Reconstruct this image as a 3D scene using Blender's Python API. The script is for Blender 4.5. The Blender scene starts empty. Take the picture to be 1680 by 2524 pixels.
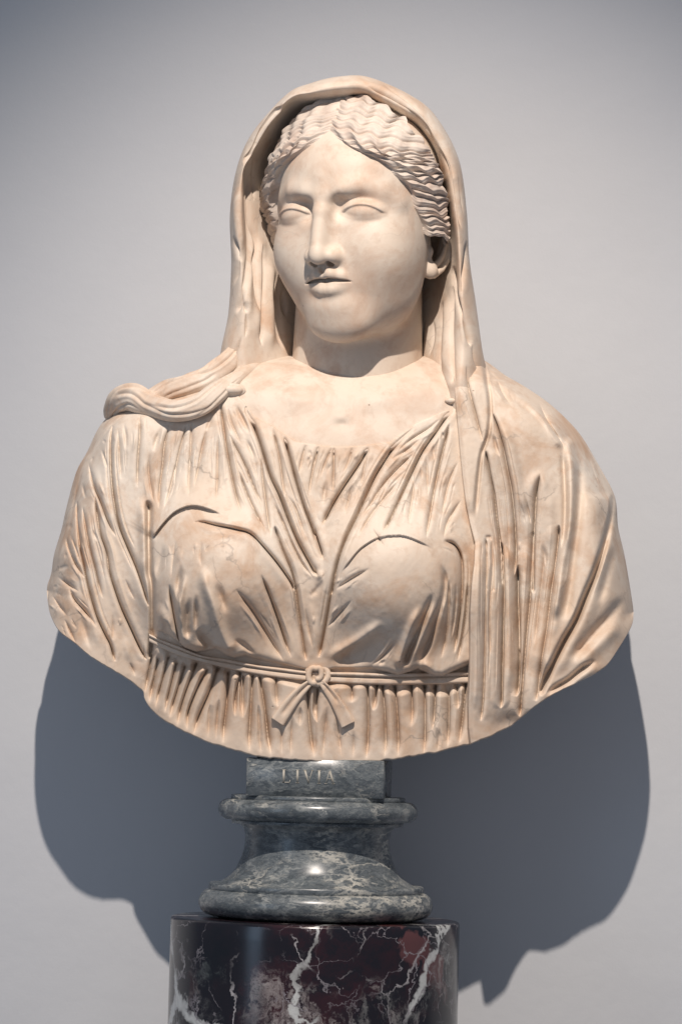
import bpy, math
import numpy as np
from mathutils import Matrix, Vector

# ---------------------------------------------------------------- units
# The bust is modelled in "marks": 2400 marks = 1 metre, x right, y away
# from the viewer, z up.  ZOFF lifts everything so the floor level is z = 0.
K = 1.0 / 2400.0
ZOFF = 1.55
DIST = 8000.0
TH = math.radians(4.2)
ROLL = math.radians(1.4)
sc = bpy.context.scene
COL = sc.collection

# ---------------------------------------------------------------- camera
_R = np.array([1.0, 0, 0]); _F = np.array([0, math.cos(TH), math.sin(TH)])
_U = np.array([0, -math.sin(TH), math.cos(TH)])
CR = _R * math.cos(ROLL) + _U * math.sin(ROLL)
CU = -_R * math.sin(ROLL) + _U * math.cos(ROLL)
CP = -_F * DIST
cam_d = bpy.data.cameras.new("camera")
cam_d.sensor_fit = 'VERTICAL'; cam_d.sensor_height = 36.0
cam_d.lens = 36.0 * DIST / 2524.0
cam_d.clip_start = 0.05; cam_d.clip_end = 60
cam = bpy.data.objects.new("camera", cam_d); COL.objects.link(cam)
M = Matrix.Identity(4)
for i in range(3):
    M[i][0] = CR[i]; M[i][1] = CU[i]; M[i][2] = -_F[i]; M[i][3] = CP[i] * K
M[2][3] += ZOFF
cam.matrix_world = M
sc.camera = cam

# ---------------------------------------------------------------- world + lamps
w = bpy.data.worlds.new("World"); sc.world = w; w.use_nodes = True
bg = w.node_tree.nodes["Background"]
bg.inputs[0].default_value = (0.77, 0.84, 1.0, 1); bg.inputs[1].default_value = 0.222

def to_m(x, y, z): return Vector((x * K, y * K, z * K + ZOFF))

def spot(name, loc, target, power, size_deg, blend, radius, color):
    d = bpy.data.lights.new(name, 'SPOT'); d.energy = power; d.spot_size = math.radians(size_deg)
    d.spot_blend = blend; d.shadow_soft_size = radius; d.color = color
    o = bpy.data.objects.new(name, d); COL.objects.link(o); o.location = loc
    o.rotation_euler = (Vector(target) - Vector(loc)).to_track_quat('-Z', 'Y').to_euler()
    return o
spot("gallery_spotlight", to_m(-150, -3900, 3900), to_m(260, 0, -560), 262.0, 46, 1.0, 0.018, (1.0, 0.90, 0.81))
ad = bpy.data.lights.new("window_light", 'AREA'); ad.energy = 9; ad.size = 0.7; ad.size_y = 1.8; ad.shape = 'RECTANGLE'
ad.color = (0.55, 0.75, 1.0)
ao = bpy.data.objects.new("window_light", ad); COL.objects.link(ao)
ao.location = (-2.6, -2.4, 1.7)
ao.rotation_euler = (Vector((0, 0, 1.35)) - ao.location).to_track_quat('-Z', 'Y').to_euler()

sc.view_settings.view_transform = 'Standard'
sc.view_settings.look = 'None'
sc.view_settings.gamma = 1.0
sc.view_settings.use_curve_mapping = False
sc.view_settings.exposure = 0.0
sc.render.engine = 'CYCLES'
sc.cycles.use_denoising = True
sc.cycles.max_bounces = 8
sc.cycles.diffuse_bounces = 2

# ---------------------------------------------------------------- helpers
def unproj(px, py, y):
    """point on the plane at depth y that a tracing mark (px, py) of the photograph stands for"""
    px = np.asarray(px, float); py = np.asarray(py, float); y = np.asarray(y, float)
    a = (px - 840.0) / DIST; b = (1262.0 - py) / DIST
    d = a[..., None] * CR + b[..., None] * CU + _F
    t = (y - CP[1]) / d[..., 1]
    return CP + d * t[..., None]

def sstep(a, b, x):
    t = np.clip((x - a) / (b - a), 0, 1)
    return t * t * (3 - 2 * t)

def crom(pts, n):
    """Catmull-Rom resampling of control points (m,k) to n samples"""
    p = np.asarray(pts, float)
    if len(p) == 2:
        t = np.linspace(0, 1, n)[:, None]
        return p[0] * (1 - t) + p[1] * t
    q = np.vstack([2 * p[0] - p[1], p, 2 * p[-1] - p[-2]])
    u = np.linspace(0, len(p) - 1, n); i = np.minimum(u.astype(int), len(p) - 2); f = (u - i)[:, None]
    a, b, c, d = q[i], q[i + 1], q[i + 2], q[i + 3]
    return 0.5 * (2 * b + (c - a) * f + (2 * a - 5 * b + 4 * c - d) * f ** 2 + (3 * b - a - 3 * c + d) * f ** 3)

_rng = np.random.RandomState(7)
_LAT = _rng.rand(256, 256)
def noise2(x, y):
    xi = np.floor(x).astype(int); yi = np.floor(y).astype(int); fx = x - xi; fy = y - yi
    fx = fx * fx * (3 - 2 * fx); fy = fy * fy * (3 - 2 * fy)
    g = lambda a, b: _LAT[a & 255, b & 255]
    return (g(xi, yi) * (1 - fx) * (1 - fy) + g(xi + 1, yi) * fx * (1 - fy)
            + g(xi, yi + 1) * (1 - fx) * fy + g(xi + 1, yi + 1) * fx * fy) * 2 - 1

def make_mesh(name, V, F, mat, parent=None, base=(0, 0, 0), smooth=True):
    """V in marks (world), F (n,4) or (n,3) int; stored relative to base (metres)"""
    V = np.asarray(V, float).reshape(-1, 3) * K
    V[:, 2] += ZOFF
    V = V - np.asarray(base, float)
    F = np.asarray(F, int); n, k = F.shape
    me = bpy.data.meshes.new(name)
    me.vertices.add(len(V)); me.vertices.foreach_set("co", V.astype(np.float32).ravel())
    me.loops.add(n * k); me.loops.foreach_set("vertex_index", F.astype(np.int32).ravel())
    me.polygons.add(n); me.polygons.foreach_set("loop_start", np.arange(0, n * k, k, dtype=np.int32))
    me.update(calc_edges=True)
    if smooth: me.polygons.foreach_set("use_smooth", np.ones(n, bool))
    me.materials.append(mat); me.validate()
    o = bpy.data.objects.new(name, me); COL.objects.link(o)
    if parent is not None:
        o.parent = parent
    return o

def grid_faces(nr, nc, wrap=False, flip=False, off=0):
    c = nc if wrap else nc - 1
    i = np.arange(nr - 1)[:, None] * nc; j = np.arange(c)[None, :]; j2 = (j + 1) % nc
    q = np.stack([i + j, i + nc + j, i + nc + j2, i + j2], -1).reshape(-1, 4) + off
    return q[:, ::-1] if flip else q

def lathe(profile, n, cx, cy, tilt=0):
    """profile (m,2) of (radius, z) -> grid of points round a vertical axis"""
    p = np.asarray(profile, float); a = np.linspace(0, 2 * math.pi, n, endpoint=False)
    return np.stack([cx + p[:, 0:1] * np.cos(a), cy + p[:, 0:1] * np.sin(a), np.repeat(p[:, 1:2], n, 1)], -1)

# ---- carving strokes -------------------------------------------------------
CROPS = {3: (100, 900, .3827), 4: (560, 850, .3827), 5: (1050, 850, .3508), 6: (100, 1300, .3827),
         7: (560, 1300, .4082), 8: (1050, 1300, .3508), 'v': (540, 170, .3184), 'w': (1000, 400, .2973),
         'h': (540, 160, .4145), 0: (0, 0, 1)}
def poly_dist(X, Y, P):
    """signed distance (+ left of a downward line / below a rightward line) and parameter to polyline P"""
    best = np.full(X.shape, 1e18); sg = np.zeros(X.shape); tt = np.zeros(X.shape); vx = np.zeros(X.shape); vy = np.zeros(X.shape)
    seg = np.hypot(*(P[1:] - P[:-1]).T); cum = np.concatenate([[0], np.cumsum(seg)]); tot = cum[-1] + 1e-9
    for k in range(len(P) - 1):
        ax, ay = P[k]; dx, dy = P[k + 1] - P[k]; l2 = dx * dx + dy * dy + 1e-12
        t = np.clip(((X - ax) * dx + (Y - ay) * dy) / l2, 0, 1)
        ex = X - ax - t * dx; ey = Y - ay - t * dy; d2 = ex * ex + ey * ey
        m = d2 < best
        best = np.where(m, d2, best); vx = np.where(m, ex, vx); vy = np.where(m, ey, vy)
        sg = np.where(m, np.sign(ex * -dy + ey * dx), sg)
        tt = np.where(m, (cum[k] + t * seg[k]) / tot, tt)
    poly_dist.off = (vx, vy)
    return np.sqrt(best) * np.where(sg == 0, 1, sg), tt

def carve(X, Y, H, strokes, gain=1.0, snap=0.0):
    """add the strokes to the relief H (both same shape as X, Y); the deepest groove wins where they cross"""
    shp = X.shape; x = X.ravel().copy(); y = Y.ravel().copy(); h = H.ravel().copy(); snapped = np.zeros(h.shape, bool)
    neg = np.zeros_like(h); pos = np.zeros_like(h); bank = np.zeros_like(h); cut = np.zeros_like(h)
    for s in strokes:
        crop, typ, wd, ht, pts = s[:5]
        ta, tb = (s[5] if len(s) > 5 else (1, 1))
        ox, oy, k = CROPS[crop]
        P = np.array(pts, float) * k + (ox, oy)
        L = np.hypot(*(P[1:] - P[:-1]).T).sum()
        P = crom(P, max(4, int(L / 9)))
        ta, tb = (0 if q == 0 else min(.45, (46.0 if q > .1 else 22.0) / L) for q in (ta, tb))
        mg = wd * (7 if typ in 'fp' else 9 if typ == 'o' else 4)
        lo = P.min(0) - mg; hi = P.max(0) + mg
        idx = np.nonzero((x > lo[0]) & (x < hi[0]) & (y > lo[1]) & (y < hi[1]))[0]
        if len(idx) == 0: continue
        d, t = poly_dist(x[idx], y[idx], P)
        tp = np.ones_like(t)
        if ta > 0: tp = tp * sstep(0, ta, t)
        if tb > 0: tp = tp * sstep(0, tb, 1 - t)
        ww = wd * (0.8 + 0.2 * tp)
        if snap and typ in 'fp':
            m = (np.abs(d) < snap) & ~snapped[idx]
            k = idx[m]; x[k] -= poly_dist.off[0][m]; y[k] -= poly_dist.off[1][m]; d = np.where(m, 0.0, d); snapped[k] = True
        a = d / ww
        ht = ht * gain
        if typ == 'f': ht = ht * (1.05 + .65 * min(1.0, max(0.0, (L - 70) / 130))); a = a * 1.7; tp = tp ** .7
        elif typ == 'g' and wd < 10: a = a * 1.15; ht = ht * (.75 if L < 60 else 1.0)
        if typ == 'g': neg[idx] = np.minimum(neg[idx], -ht * tp * np.exp(-a * a))
        elif typ == 'r': pos[idx] += ht * tp * np.exp(-a * a)
        elif typ == 'f':
            neg[idx] = np.minimum(neg[idx], -ht * tp * np.exp(-np.abs(a)))
            cut[idx] = np.minimum(cut[idx], -.5 * ht * tp * np.exp(-np.abs(a)))
            bank[idx] = np.maximum(bank[idx], ht * tp * (0.11 * np.exp(-((np.abs(a) - 4.2) / 3.4) ** 2)))
        elif typ == 'p':
            cut[idx] = np.minimum(cut[idx], -.5 * ht * tp * np.exp(-np.abs(a)))
            neg[idx] = np.minimum(neg[idx], -ht * tp * np.exp(-np.abs(a)))
        elif typ == 'o': pos[idx] += ht * tp * np.where(d < 0, np.exp(-(d / (3.2 * wd)) ** 2), sstep(3.0, 0.0, d) * .98) - .35 * ht * tp * np.where(d >= 0, np.exp(-(d / wd) ** 2) * sstep(0, 3, d), 0)
        elif typ == 's': pos[idx] += ht * tp * np.where(a < 0, np.exp(-(a / .25) ** 2), np.exp(-(a / 2.0) ** 2))
    carve.neg = cut.reshape(shp); carve.X = x.reshape(shp); carve.Y = y.reshape(shp)
    return (h + neg + pos + bank).reshape(shp)

# ---- signed distance shapes ------------------------------------------------
def s_ell(P, c, r):
    q = (P - np.asarray(c, np.float32)); r = np.asarray(r, np.float32)
    k0 = np.sqrt(((q / r) ** 2).sum(-1)); k1 = np.sqrt(((q / (r * r)) ** 2).sum(-1)) + 1e-9
    return k0 * (k0 - 1) / k1
def s_caps(P, a, b, r1, r2):
    a = np.asarray(a, np.float32); b = np.asarray(b, np.float32); ba = b - a; pa = P - a
    h = np.clip((pa @ ba) / (ba @ ba), 0, 1)
    return np.sqrt(((pa - h[..., None] * ba) ** 2).sum(-1)) - (r1 + (r2 - r1) * h)
def s_chain(P, pts, rs, k=0):
    d = None
    for i in range(len(pts) - 1):
        e = s_caps(P, pts[i], pts[i + 1], rs[i], rs[i + 1])
        d = e if d is None else (np.minimum(d, e) if k == 0 else smin(d, e, k))
    return d
def smin(a, b, k):
    h = np.clip(0.5 + 0.5 * (b - a) / k, 0, 1)
    return b * (1 - h) + a * h - k * h * (1 - h)
def smax(a, b, k): return -smin(-a, -b, k)

def surface_nets(fn, lo, hi, step, proj=2):
    lo = np.asarray(lo, float); hi = np.asarray(hi, float)
    CS = 6
    n = np.ceil((hi - lo) / (step * CS)).astype(int)
    ax = [lo[i] + (np.arange(n[i]) + 0.5) * step * CS for i in range(3)]
    G = np.stack(np.meshgrid(*ax, indexing='ij'), -1).astype(np.float32)
    dc = fn(G.reshape(-1, 3)).reshape(n)
    N = n * CS
    near = np.abs(dc) < step * CS * 1.9
    V = np.repeat(np.repeat(np.repeat(np.sign(dc) * 1e3, CS, 0), CS, 1), CS, 2).astype(np.float32)
    cells = np.argwhere(near)
    off = np.stack(np.meshgrid(*[np.arange(CS)] * 3, indexing='ij'), -1).reshape(-1, 3)
    for c0 in range(0, len(cells), 4000):
        ii = (cells[c0:c0 + 4000, None, :] * CS + off[None]).reshape(-1, 3)
        V[ii[:, 0], ii[:, 1], ii[:, 2]] = fn((lo + (ii + 0.5) * step).astype(np.float32))
    ins = V < 0
    cnt = np.zeros(tuple(N - 1), np.int8)
    for a in (0, 1):
        for b in (0, 1):
            for c in (0, 1):
                cnt += ins[a:N[0] - 1 + a, b:N[1] - 1 + b, c:N[2] - 1 + c]
    act = np.argwhere((cnt > 0) & (cnt < 8))
    idm = np.full(tuple(N - 1), -1, np.int64); idm[act[:, 0], act[:, 1], act[:, 2]] = np.arange(len(act))
    acc = np.zeros((len(act), 3)); num = np.zeros(len(act))
    corners = [(a, b, c) for a in (0, 1) for b in (0, 1) for c in (0, 1)]
    val = {c: V[act[:, 0] + c[0], act[:, 1] + c[1], act[:, 2] + c[2]] for c in corners}
    for c in corners:
        for x in range(3):
            if c[x] == 0:
                e = list(c); e[x] = 1; e = tuple(e)
                v0, v1 = val[c], val[e]; m = (v0 < 0) != (v1 < 0)
                t = np.where(m, v0 / (v0 - v1 + 1e-12), 0)
                p = np.array(c, float)[None] + 0; p = np.repeat(p, len(act), 0); p[:, x] += t
                acc[m] += p[m]; num[m] += 1
    P = lo + (act + acc / num[:, None] + 0.5) * step
    faces = []
    for x in range(3):
        y, z = (x + 1) % 3, (x + 2) % 3
        sl0 = [slice(1, N[i] - 1) for i in range(3)]; sl1 = list(sl0)
        sl0[x] = slice(0, N[x] - 1); sl1[x] = slice(1, N[x])
        a = ins[tuple(sl0)]; b = ins[tuple(sl1)]
        e = np.argwhere(a != b); o0 = np.array([1, 1, 1]); o0[x] = 0
        fl = a[e[:, 0], e[:, 1], e[:, 2]]; e = e + o0
        def at(dy, dz):
            q = e.copy(); q[:, y] -= dy; q[:, z] -= dz
            q = np.minimum(q, N - 2); return idm[q[:, 0], q[:, 1], q[:, 2]]
        q = np.stack([at(1, 1), at(0, 1), at(0, 0), at(1, 0)], -1)
        q = np.where(fl[:, None], q, q[:, ::-1])
        faces.append(q[(q >= 0).all(1)])
    for _ in range(proj):
        d = fn(P.astype(np.float32)).astype(float); g = np.zeros_like(P)
        for i in range(3):
            dp = np.zeros(3); dp[i] = 0.8
            g[:, i] = fn((P + dp).astype(np.float32)) - fn((P - dp).astype(np.float32))
        g /= 1.6
        gn = (g * g).sum(1) + 1e-6
        mv = (d / gn)[:, None] * g
        P = P - np.clip(mv, -step, step) * 0.9
    return P, np.vstack(faces)

# ---------------------------------------------------------------- materials
def new_mat(name):
    m = bpy.data.materials.new(name); m.use_nodes = True
    nt = m.node_tree; b = nt.nodes["Principled BSDF"]
    return m, nt, b
def nd(nt, typ, **kw):
    n = nt.nodes.new(typ)
    for k, v in kw.items():
        if k.startswith('i_'): n.inputs[k[2:].replace('_', ' ')].default_value = v
        else: setattr(n, k, v)
    return n
def ramp(nt, src, stops):
    r = nt.nodes.new('ShaderNodeValToRGB'); e = r.color_ramp.elements
    while len(e) < len(stops): e.new(0.5)
    for el, (p, c) in zip(e, stops):
        el.position = p; el.color = c if len(c) == 4 else (*c, 1)
    nt.links.new(src, r.inputs[0]); return r.outputs[0]
def mixc(nt, fac, a, b, mode='MIX'):
    n = nt.nodes.new('ShaderNodeMix'); n.data_type = 'RGBA'; n.blend_type = mode
    for sock, v in ((n.inputs[0], fac), (n.inputs[6], a), (n.inputs[7], b)):
        if isinstance(v, (int, float)): sock.default_value = v
        elif isinstance(v, tuple): sock.default_value = v if len(v) == 4 else (*v, 1)
        else: nt.links.new(v, sock)
    return n.outputs[2]
def noise(nt, co, scale, detail=4, rough=.55, dist=0):
    n = nd(nt, 'ShaderNodeTexNoise', i_Scale=scale, i_Detail=detail, i_Roughness=rough, i_Distortion=dist)
    nt.links.new(co, n.inputs['Vector']); return n.outputs[0], n.outputs[1]

def mat_marble(name, base=(.74, .635, .52), stain=(.60, .40, .25), stain_amt=.6, vein_amt=.35, pale=(.80, .72, .62), rough=.42, low=0.0):
    m, nt, b = new_mat(name)
    co = nd(nt, 'ShaderNodeTexCoord').outputs['Object']
    n1, _ = noise(nt, co, 9, 5, .6)
    c = mixc(nt, ramp(nt, n1, [(.38, (0, 0, 0)), (.68, (1, 1, 1))]), base, pale)
    n2, _ = noise(nt, co, 17, 6, .65, .6)
    f = ramp(nt, n2, [(.47, (0, 0, 0)), (.70, (stain_amt,) * 3)])
    c = mixc(nt, f, c, stain)
    n2b, _ = noise(nt, co, 60, 5, .7, .3)
    c = mixc(nt, ramp(nt, n2b, [(.52, (0, 0, 0)), (.8, (stain_amt * .6,) * 3)]), c, tuple(x * .8 for x in stain))
    if low:      # ochre patina gathered on the lower part of the block
        sx = nd(nt, 'ShaderNodeSeparateXYZ'); nt.links.new(co, sx.inputs[0])
        n6, _ = noise(nt, co, 14, 5, .65)
        ad = nd(nt, 'ShaderNodeMath', operation='MULTIPLY_ADD'); nt.links.new(n6, ad.inputs[0]); ad.inputs[1].default_value = -.22; nt.links.new(sx.outputs[2], ad.inputs[2])
        c = mixc(nt, ramp(nt, ad.outputs[0], [(0.0, (low,) * 3), (.10, (0, 0, 0))]), c, (.68, .49, .35))
    # fine grey veins
    n3, n3c = noise(nt, co, 10, 5, .6)
    mp = nd(nt, 'ShaderNodeVectorMath', operation='MULTIPLY_ADD')
    nt.links.new(n3c, mp.inputs[0]); mp.inputs[1].default_value = (.10, .10, .10); nt.links.new(co, mp.inputs[2])
    vo = nd(nt, 'ShaderNodeTexVoronoi', feature='DISTANCE_TO_EDGE', i_Scale=16)
    nt.links.new(mp.outputs[0], vo.inputs['Vector'])
    line = ramp(nt, vo.outputs['Distance'], [(0, (1, 1, 1)), (.022, (0, 0, 0))])
    n4, _ = noise(nt, co, 13, 3, .5)
    msk = ramp(nt, n4, [(.52, (0, 0, 0)), (.66, (vein_amt,) * 3)])
    lm = mixc(nt, 1.0, line, msk, 'MULTIPLY')
    c = mixc(nt, lm, c, (.30, .25, .21))
    # small dark pits
    vp = nd(nt, 'ShaderNodeTexVoronoi', feature='F1', i_Scale=70); nt.links.new(co, vp.inputs['Vector'])
    n5, _ = noise(nt, co, 21, 2, .5)
    pit = mixc(nt, 1.0, ramp(nt, vp.outputs['Distance'], [(.03, (1, 1, 1)), (.085, (0, 0, 0))]),
               ramp(nt, n5, [(.63, (0, 0, 0)), (.67, (.8, .8, .8))]), 'MULTIPLY')
    c = mixc(nt, pit, c, (.34, .25, .18))
    nt.links.new(c, b.inputs['Base Color'])
    b.inputs['Roughness'].default_value = rough
    b.inputs['Specular IOR Level'].default_value = .22
    nb, _ = noise(nt, co, 240, 5, .65); nb2, _ = noise(nt, co, 45, 4, .6)
    bu = nd(nt, 'ShaderNodeBump', i_Strength=.14, i_Distance=.0012); nt.links.new(nb, bu.inputs['Height'])
    bu2 = nd(nt, 'ShaderNodeBump', i_Strength=.10, i_Distance=.003); nt.links.new(nb2, bu2.inputs['Height'])
    nt.links.new(bu.outputs[0], bu2.inputs['Normal'])
    bu3 = nd(nt, 'ShaderNodeBump', i_Strength=.5, i_Distance=.0015, invert=True); nt.links.new(pit, bu3.inputs['Height'])
    nt.links.new(bu2.outputs[0], bu3.inputs['Normal'])
    nt.links.new(bu3.outputs[0], b.inputs['Normal'])
    return m

M_SKIN = mat_marble("polished_cream_marble", (.67, .55, .445), (.57, .385, .275), .85, .18, (.745, .65, .55), .50)
M_CLOTH = mat_marble("weathered_cream_marble", (.685, .56, .45), (.56, .365, .24), .95, .65, (.77, .68, .585), .52, low=.30)
M_HAIR = mat_marble("hair_marble", (.64, .535, .455), (.50, .37, .30), .80, .25, (.72, .635, .555), .52)
M_VEIL = mat_marble("veil_marble", (.67, .55, .445), (.57, .37, .245), .80, .35, (.75, .655, .56), .52)

def mat_wall():
    m, nt, b = new_mat("painted_grey_wall")
    co = nd(nt, 'ShaderNodeTexCoord').outputs['Object']
    n1, _ = noise(nt, co, 2.2, 4, .5)
    c = mixc(nt, ramp(nt, n1, [(.3, (0, 0, 0)), (.7, (1, 1, 1))]), (.60, .612, .64), (.625, .635, .652))
    nt.links.new(c, b.inputs['Base Color']); b.inputs['Roughness'].default_value = .75
    b.inputs['Specular IOR Level'].default_value = .2
    nb, _ = noise(nt, co, 380, 3, .6)
    bu = nd(nt, 'ShaderNodeBump', i_Strength=.10, i_Distance=.001); nt.links.new(nb, bu.inputs['Height'])
    nw2, _ = noise(nt, co, 9, 4, .55)
    bw = nd(nt, 'ShaderNodeBump', i_Strength=.10, i_Distance=.02); nt.links.new(nw2, bw.inputs['Height']); nt.links.new(bu.outputs[0], bw.inputs['Normal'])
    nt.links.new(bw.outputs[0], b.inputs['Normal'])
    return m
M_WALL = mat_wall()

def mat_grey_marble():
    m, nt, b = new_mat("veined_grey_marble")
    co = nd(nt, 'ShaderNodeTexCoord').outputs['Object']
    mpn = nd(nt, 'ShaderNodeMapping'); nt.links.new(co, mpn.inputs[0])
    mpn.inputs['Rotation'].default_value = (.3, .5, .2); mpn.inputs['Scale'].default_value = (1.0, 1.0, 2.3)
    n0, nc = noise(nt, mpn.outputs[0], 8, 6, .65)
    mp = nd(nt, 'ShaderNodeVectorMath', operation='MULTIPLY_ADD')
    nt.links.new(nc, mp.inputs[0]); mp.inputs[1].default_value = (.26, .26, .26); nt.links.new(mpn.outputs[0], mp.inputs[2])
    n1, _ = noise(nt, mp.outputs[0], 20, 9, .70, 1.8)
    c = ramp(nt, n1, [(.28, (.030, .038, .046)), (.46, (.085, .10, .112)), (.56, (.15, .168, .178)), (.66, (.30, .31, .30)), (.80, (.52, .51, .46))])
    for scl, thr, col, wid, msc in ((9, (.46, .60), (.55, .53, .47), .05, 11), (30, (.50, .64), (.46, .45, .41), .09, 19)):
        vo = nd(nt, 'ShaderNodeTexVoronoi', feature='DISTANCE_TO_EDGE', i_Scale=scl); nt.links.new(mp.outputs[0], vo.inputs['Vector'])
        line = ramp(nt, vo.outputs['Distance'], [(0, (1, 1, 1)), (wid * .4, (.6, .6, .6)), (wid, (0, 0, 0))])
        n2, _ = noise(nt, co, msc, 4, .6)
        lm = mixc(nt, 1., line, ramp(nt, n2, [(thr[0], (0, 0, 0)), (thr[1], (.95, .95, .95))]), 'MULTIPLY')
        c = mixc(nt, lm, c, col)
    n3, _ = noise(nt, mp.outputs[0], 120, 4, .7, .8)
    c = mixc(nt, ramp(nt, n3, [(.56, (0, 0, 0)), (.74, (.55, .55, .55))]), c, (.36, .36, .33))
    nt.links.new(c, b.inputs['Base Color'])
    nr, _ = noise(nt, co, 40, 4, .6)
    rr = nd(nt, 'ShaderNodeMapRange'); nt.links.new(nr, rr.inputs[0]); rr.inputs[3].default_value = .20; rr.inputs[4].default_value = .36
    nt.links.new(rr.outputs[0], b.inputs['Roughness'])
    nb, _ = noise(nt, co, 200, 3, .6)
    bu = nd(nt, 'ShaderNodeBump', i_Strength=.04, i_Distance=.001); nt.links.new(nb, bu.inputs['Height']); nt.links.new(bu.outputs[0], b.inputs['Normal'])
    return m
M_GREY = mat_grey_marble()

def mat_red_marble():
    m, nt, b = new_mat("dark_red_breccia_marble")
    mo = nd(nt, 'ShaderNodeMapping'); nt.links.new(nd(nt, 'ShaderNodeTexCoord').outputs['Object'], mo.inputs[0])
    mo.inputs['Location'].default_value = (2.37, 1.61, .33); mo.inputs['Rotation'].default_value = (.2, .35, 1.1)
    co = mo.outputs[0]
    n0, nc = noise(nt, co, 7, 7, .62)
    mp = nd(nt, 'ShaderNodeVectorMath', operation='MULTIPLY_ADD')
    nt.links.new(nc, mp.inputs[0]); mp.inputs[1].default_value = (.13, .13, .13); nt.links.new(co, mp.inputs[2])
    n1, _ = noise(nt, mp.outputs[0], 9, 7, .66, .6)
    c = ramp(nt, n1, [(.36, (.005, .007, .012)), (.52, (.011, .009, .014)), (.62, (.028, .010, .015)), (.78, (.075, .024, .028))])
    # reddish fragments
    vr = nd(nt, 'ShaderNodeTexVoronoi', feature='F1', i_Scale=16); nt.links.new(mp.outputs[0], vr.inputs['Vector'])
    nm4, _ = noise(nt, co, 6, 3, .5)
    fr = mixc(nt, 1., ramp(nt, vr.outputs['Distance'], [(.30, (1, 1, 1)), (.36, (0, 0, 0))]), ramp(nt, nm4, [(.54, (0, 0, 0)), (.60, (.5, .5, .5))]), 'MULTIPLY')
    c = mixc(nt, fr, c, (.20, .075, .075))
    # broken pale breccia
    n2, _ = noise(nt, mp.outputs[0], 30, 9, .78, 1.2)
    nm3, _ = noise(nt, mp.outputs[0], 7.5, 4, .6)
    clot = mixc(nt, 1., ramp(nt, n2, [(.49, (0, 0, 0)), (.57, (.55, .55, .55)), (.68, (1, 1, 1))]), ramp(nt, nm3, [(.52, (0, 0, 0)), (.64, (1, 1, 1))]), 'MULTIPLY')
    c = mixc(nt, clot, c, mixc(nt, ramp(nt, n1, [(.42, (0, 0, 0)), (.6, (1, 1, 1))]), (.30, .34, .33), (.40, .36, .35)))
    # veins of three sizes, broken and of uneven width
    nw, _ = noise(nt, co, 18, 4, .6)
    for scl, wid, thr, col, msc in ((5.2, .036, (.47, .57), (.56, .57, .56), 5.5), (11, .026, (.50, .60), (.42, .40, .41), 8), (24, .024, (.50, .62), (.26, .24, .26), 11)):
        vo = nd(nt, 'ShaderNodeTexVoronoi', feature='DISTANCE_TO_EDGE', i_Scale=scl); nt.links.new(mp.outputs[0], vo.inputs['Vector'])
        dv = nd(nt, 'ShaderNodeMath', operation='DIVIDE'); nt.links.new(vo.outputs['Distance'], dv.inputs[0])
        ml = nd(nt, 'ShaderNodeMath', operation='MULTIPLY_ADD'); nt.links.new(nw, ml.inputs[0]); ml.inputs[1].default_value = 2.6; ml.inputs[2].default_value = -.55
        nt.links.new(ml.outputs[0], dv.inputs[1])
        line = ramp(nt, dv.outputs[0], [(0, (1, 1, 1)), (wid * .55, (.8, .8, .8)), (wid, (0, 0, 0))])
        nm, _ = noise(nt, co, msc, 4, .6)
        lm = mixc(nt, 1., line, ramp(nt, nm, [(thr[0], (0, 0, 0)), (thr[1], (1, 1, 1))]), 'MULTIPLY')
        c = mixc(nt, lm, c, col)
    nt.links.new(c, b.inputs['Base Color'])
    nr, _ = noise(nt, co, 30, 4, .6)
    rr = nd(nt, 'ShaderNodeMapRange'); nt.links.new(nr, rr.inputs[0]); rr.inputs[3].default_value = .12; rr.inputs[4].default_value = .26
    nt.links.new(rr.outputs[0], b.inputs['Roughness'])
    return m
M_RED = mat_red_marble()

def mat_plain(name, col, rough):
    m, nt, b = new_mat(name)
    co = nd(nt, 'ShaderNodeTexCoord').outputs['Object']
    n1, _ = noise(nt, co, 160, 3, .6)
    c = mixc(nt, n1, tuple(x * .6 for x in col), tuple(min(1, x * 1.3) for x in col))
    nt.links.new(c, b.inputs['Base Color']); b.inputs['Roughness'].default_value = rough
    return m
M_LETTER = mat_plain("pale_inlay", (.46, .43, .37), .6)

def tag(o, label=None, category=None, group=None, kind=None):
    if label: o["label"] = label
    if category: o["category"] = category
    if group: o["group"] = group
    if kind: o["kind"] = kind
def empty(name, base):
    o = bpy.data.objects.new(name, None); COL.objects.link(o); o.location = base; o.empty_display_size = .05
    return o

# ================================================================ wall
YW = 372.0
wz = np.array([[-5000, YW, -3720], [5000, YW, -3720], [5000, YW, 4200], [-5000, YW, 4200]], float)
wall = make_mesh("wall", wz, [[0, 1, 2, 3]], M_WALL, smooth=False)
tag(wall, "plain pale grey painted gallery wall behind the bust", None, None, "structure")

# ================================================================ column + socle
def axis_at(py):           # centre line of the stand at tracing height py
    return unproj(780 + (2130 - py) * 0.0245, py, 0.0)
AX = axis_at(2100)[0]
zc = lambda py: axis_at(py)[2]
ZT = zc(2264)              # column top
base_col = to_m(AX, 0, -ZOFF / K)
col_root = empty("marble_pedestal", base_col)
tag(col_root, "round dark red and black marble column with white veins under the grey socle", "pedestal")
rc = 352.0
prof = [(0, ZT), (200, ZT), (330, ZT), (rc - 6, ZT), (rc - 2, ZT - 2), (rc, ZT - 7)] + [(rc, z) for z in np.linspace(ZT - 40, -ZOFF / K, 12)]
G = lathe(prof, 160, AX, 0)
make_mesh("shaft", G.reshape(-1, 3), grid_faces(len(prof), 160, True, False), M_RED, col_root, base_col)

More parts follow.
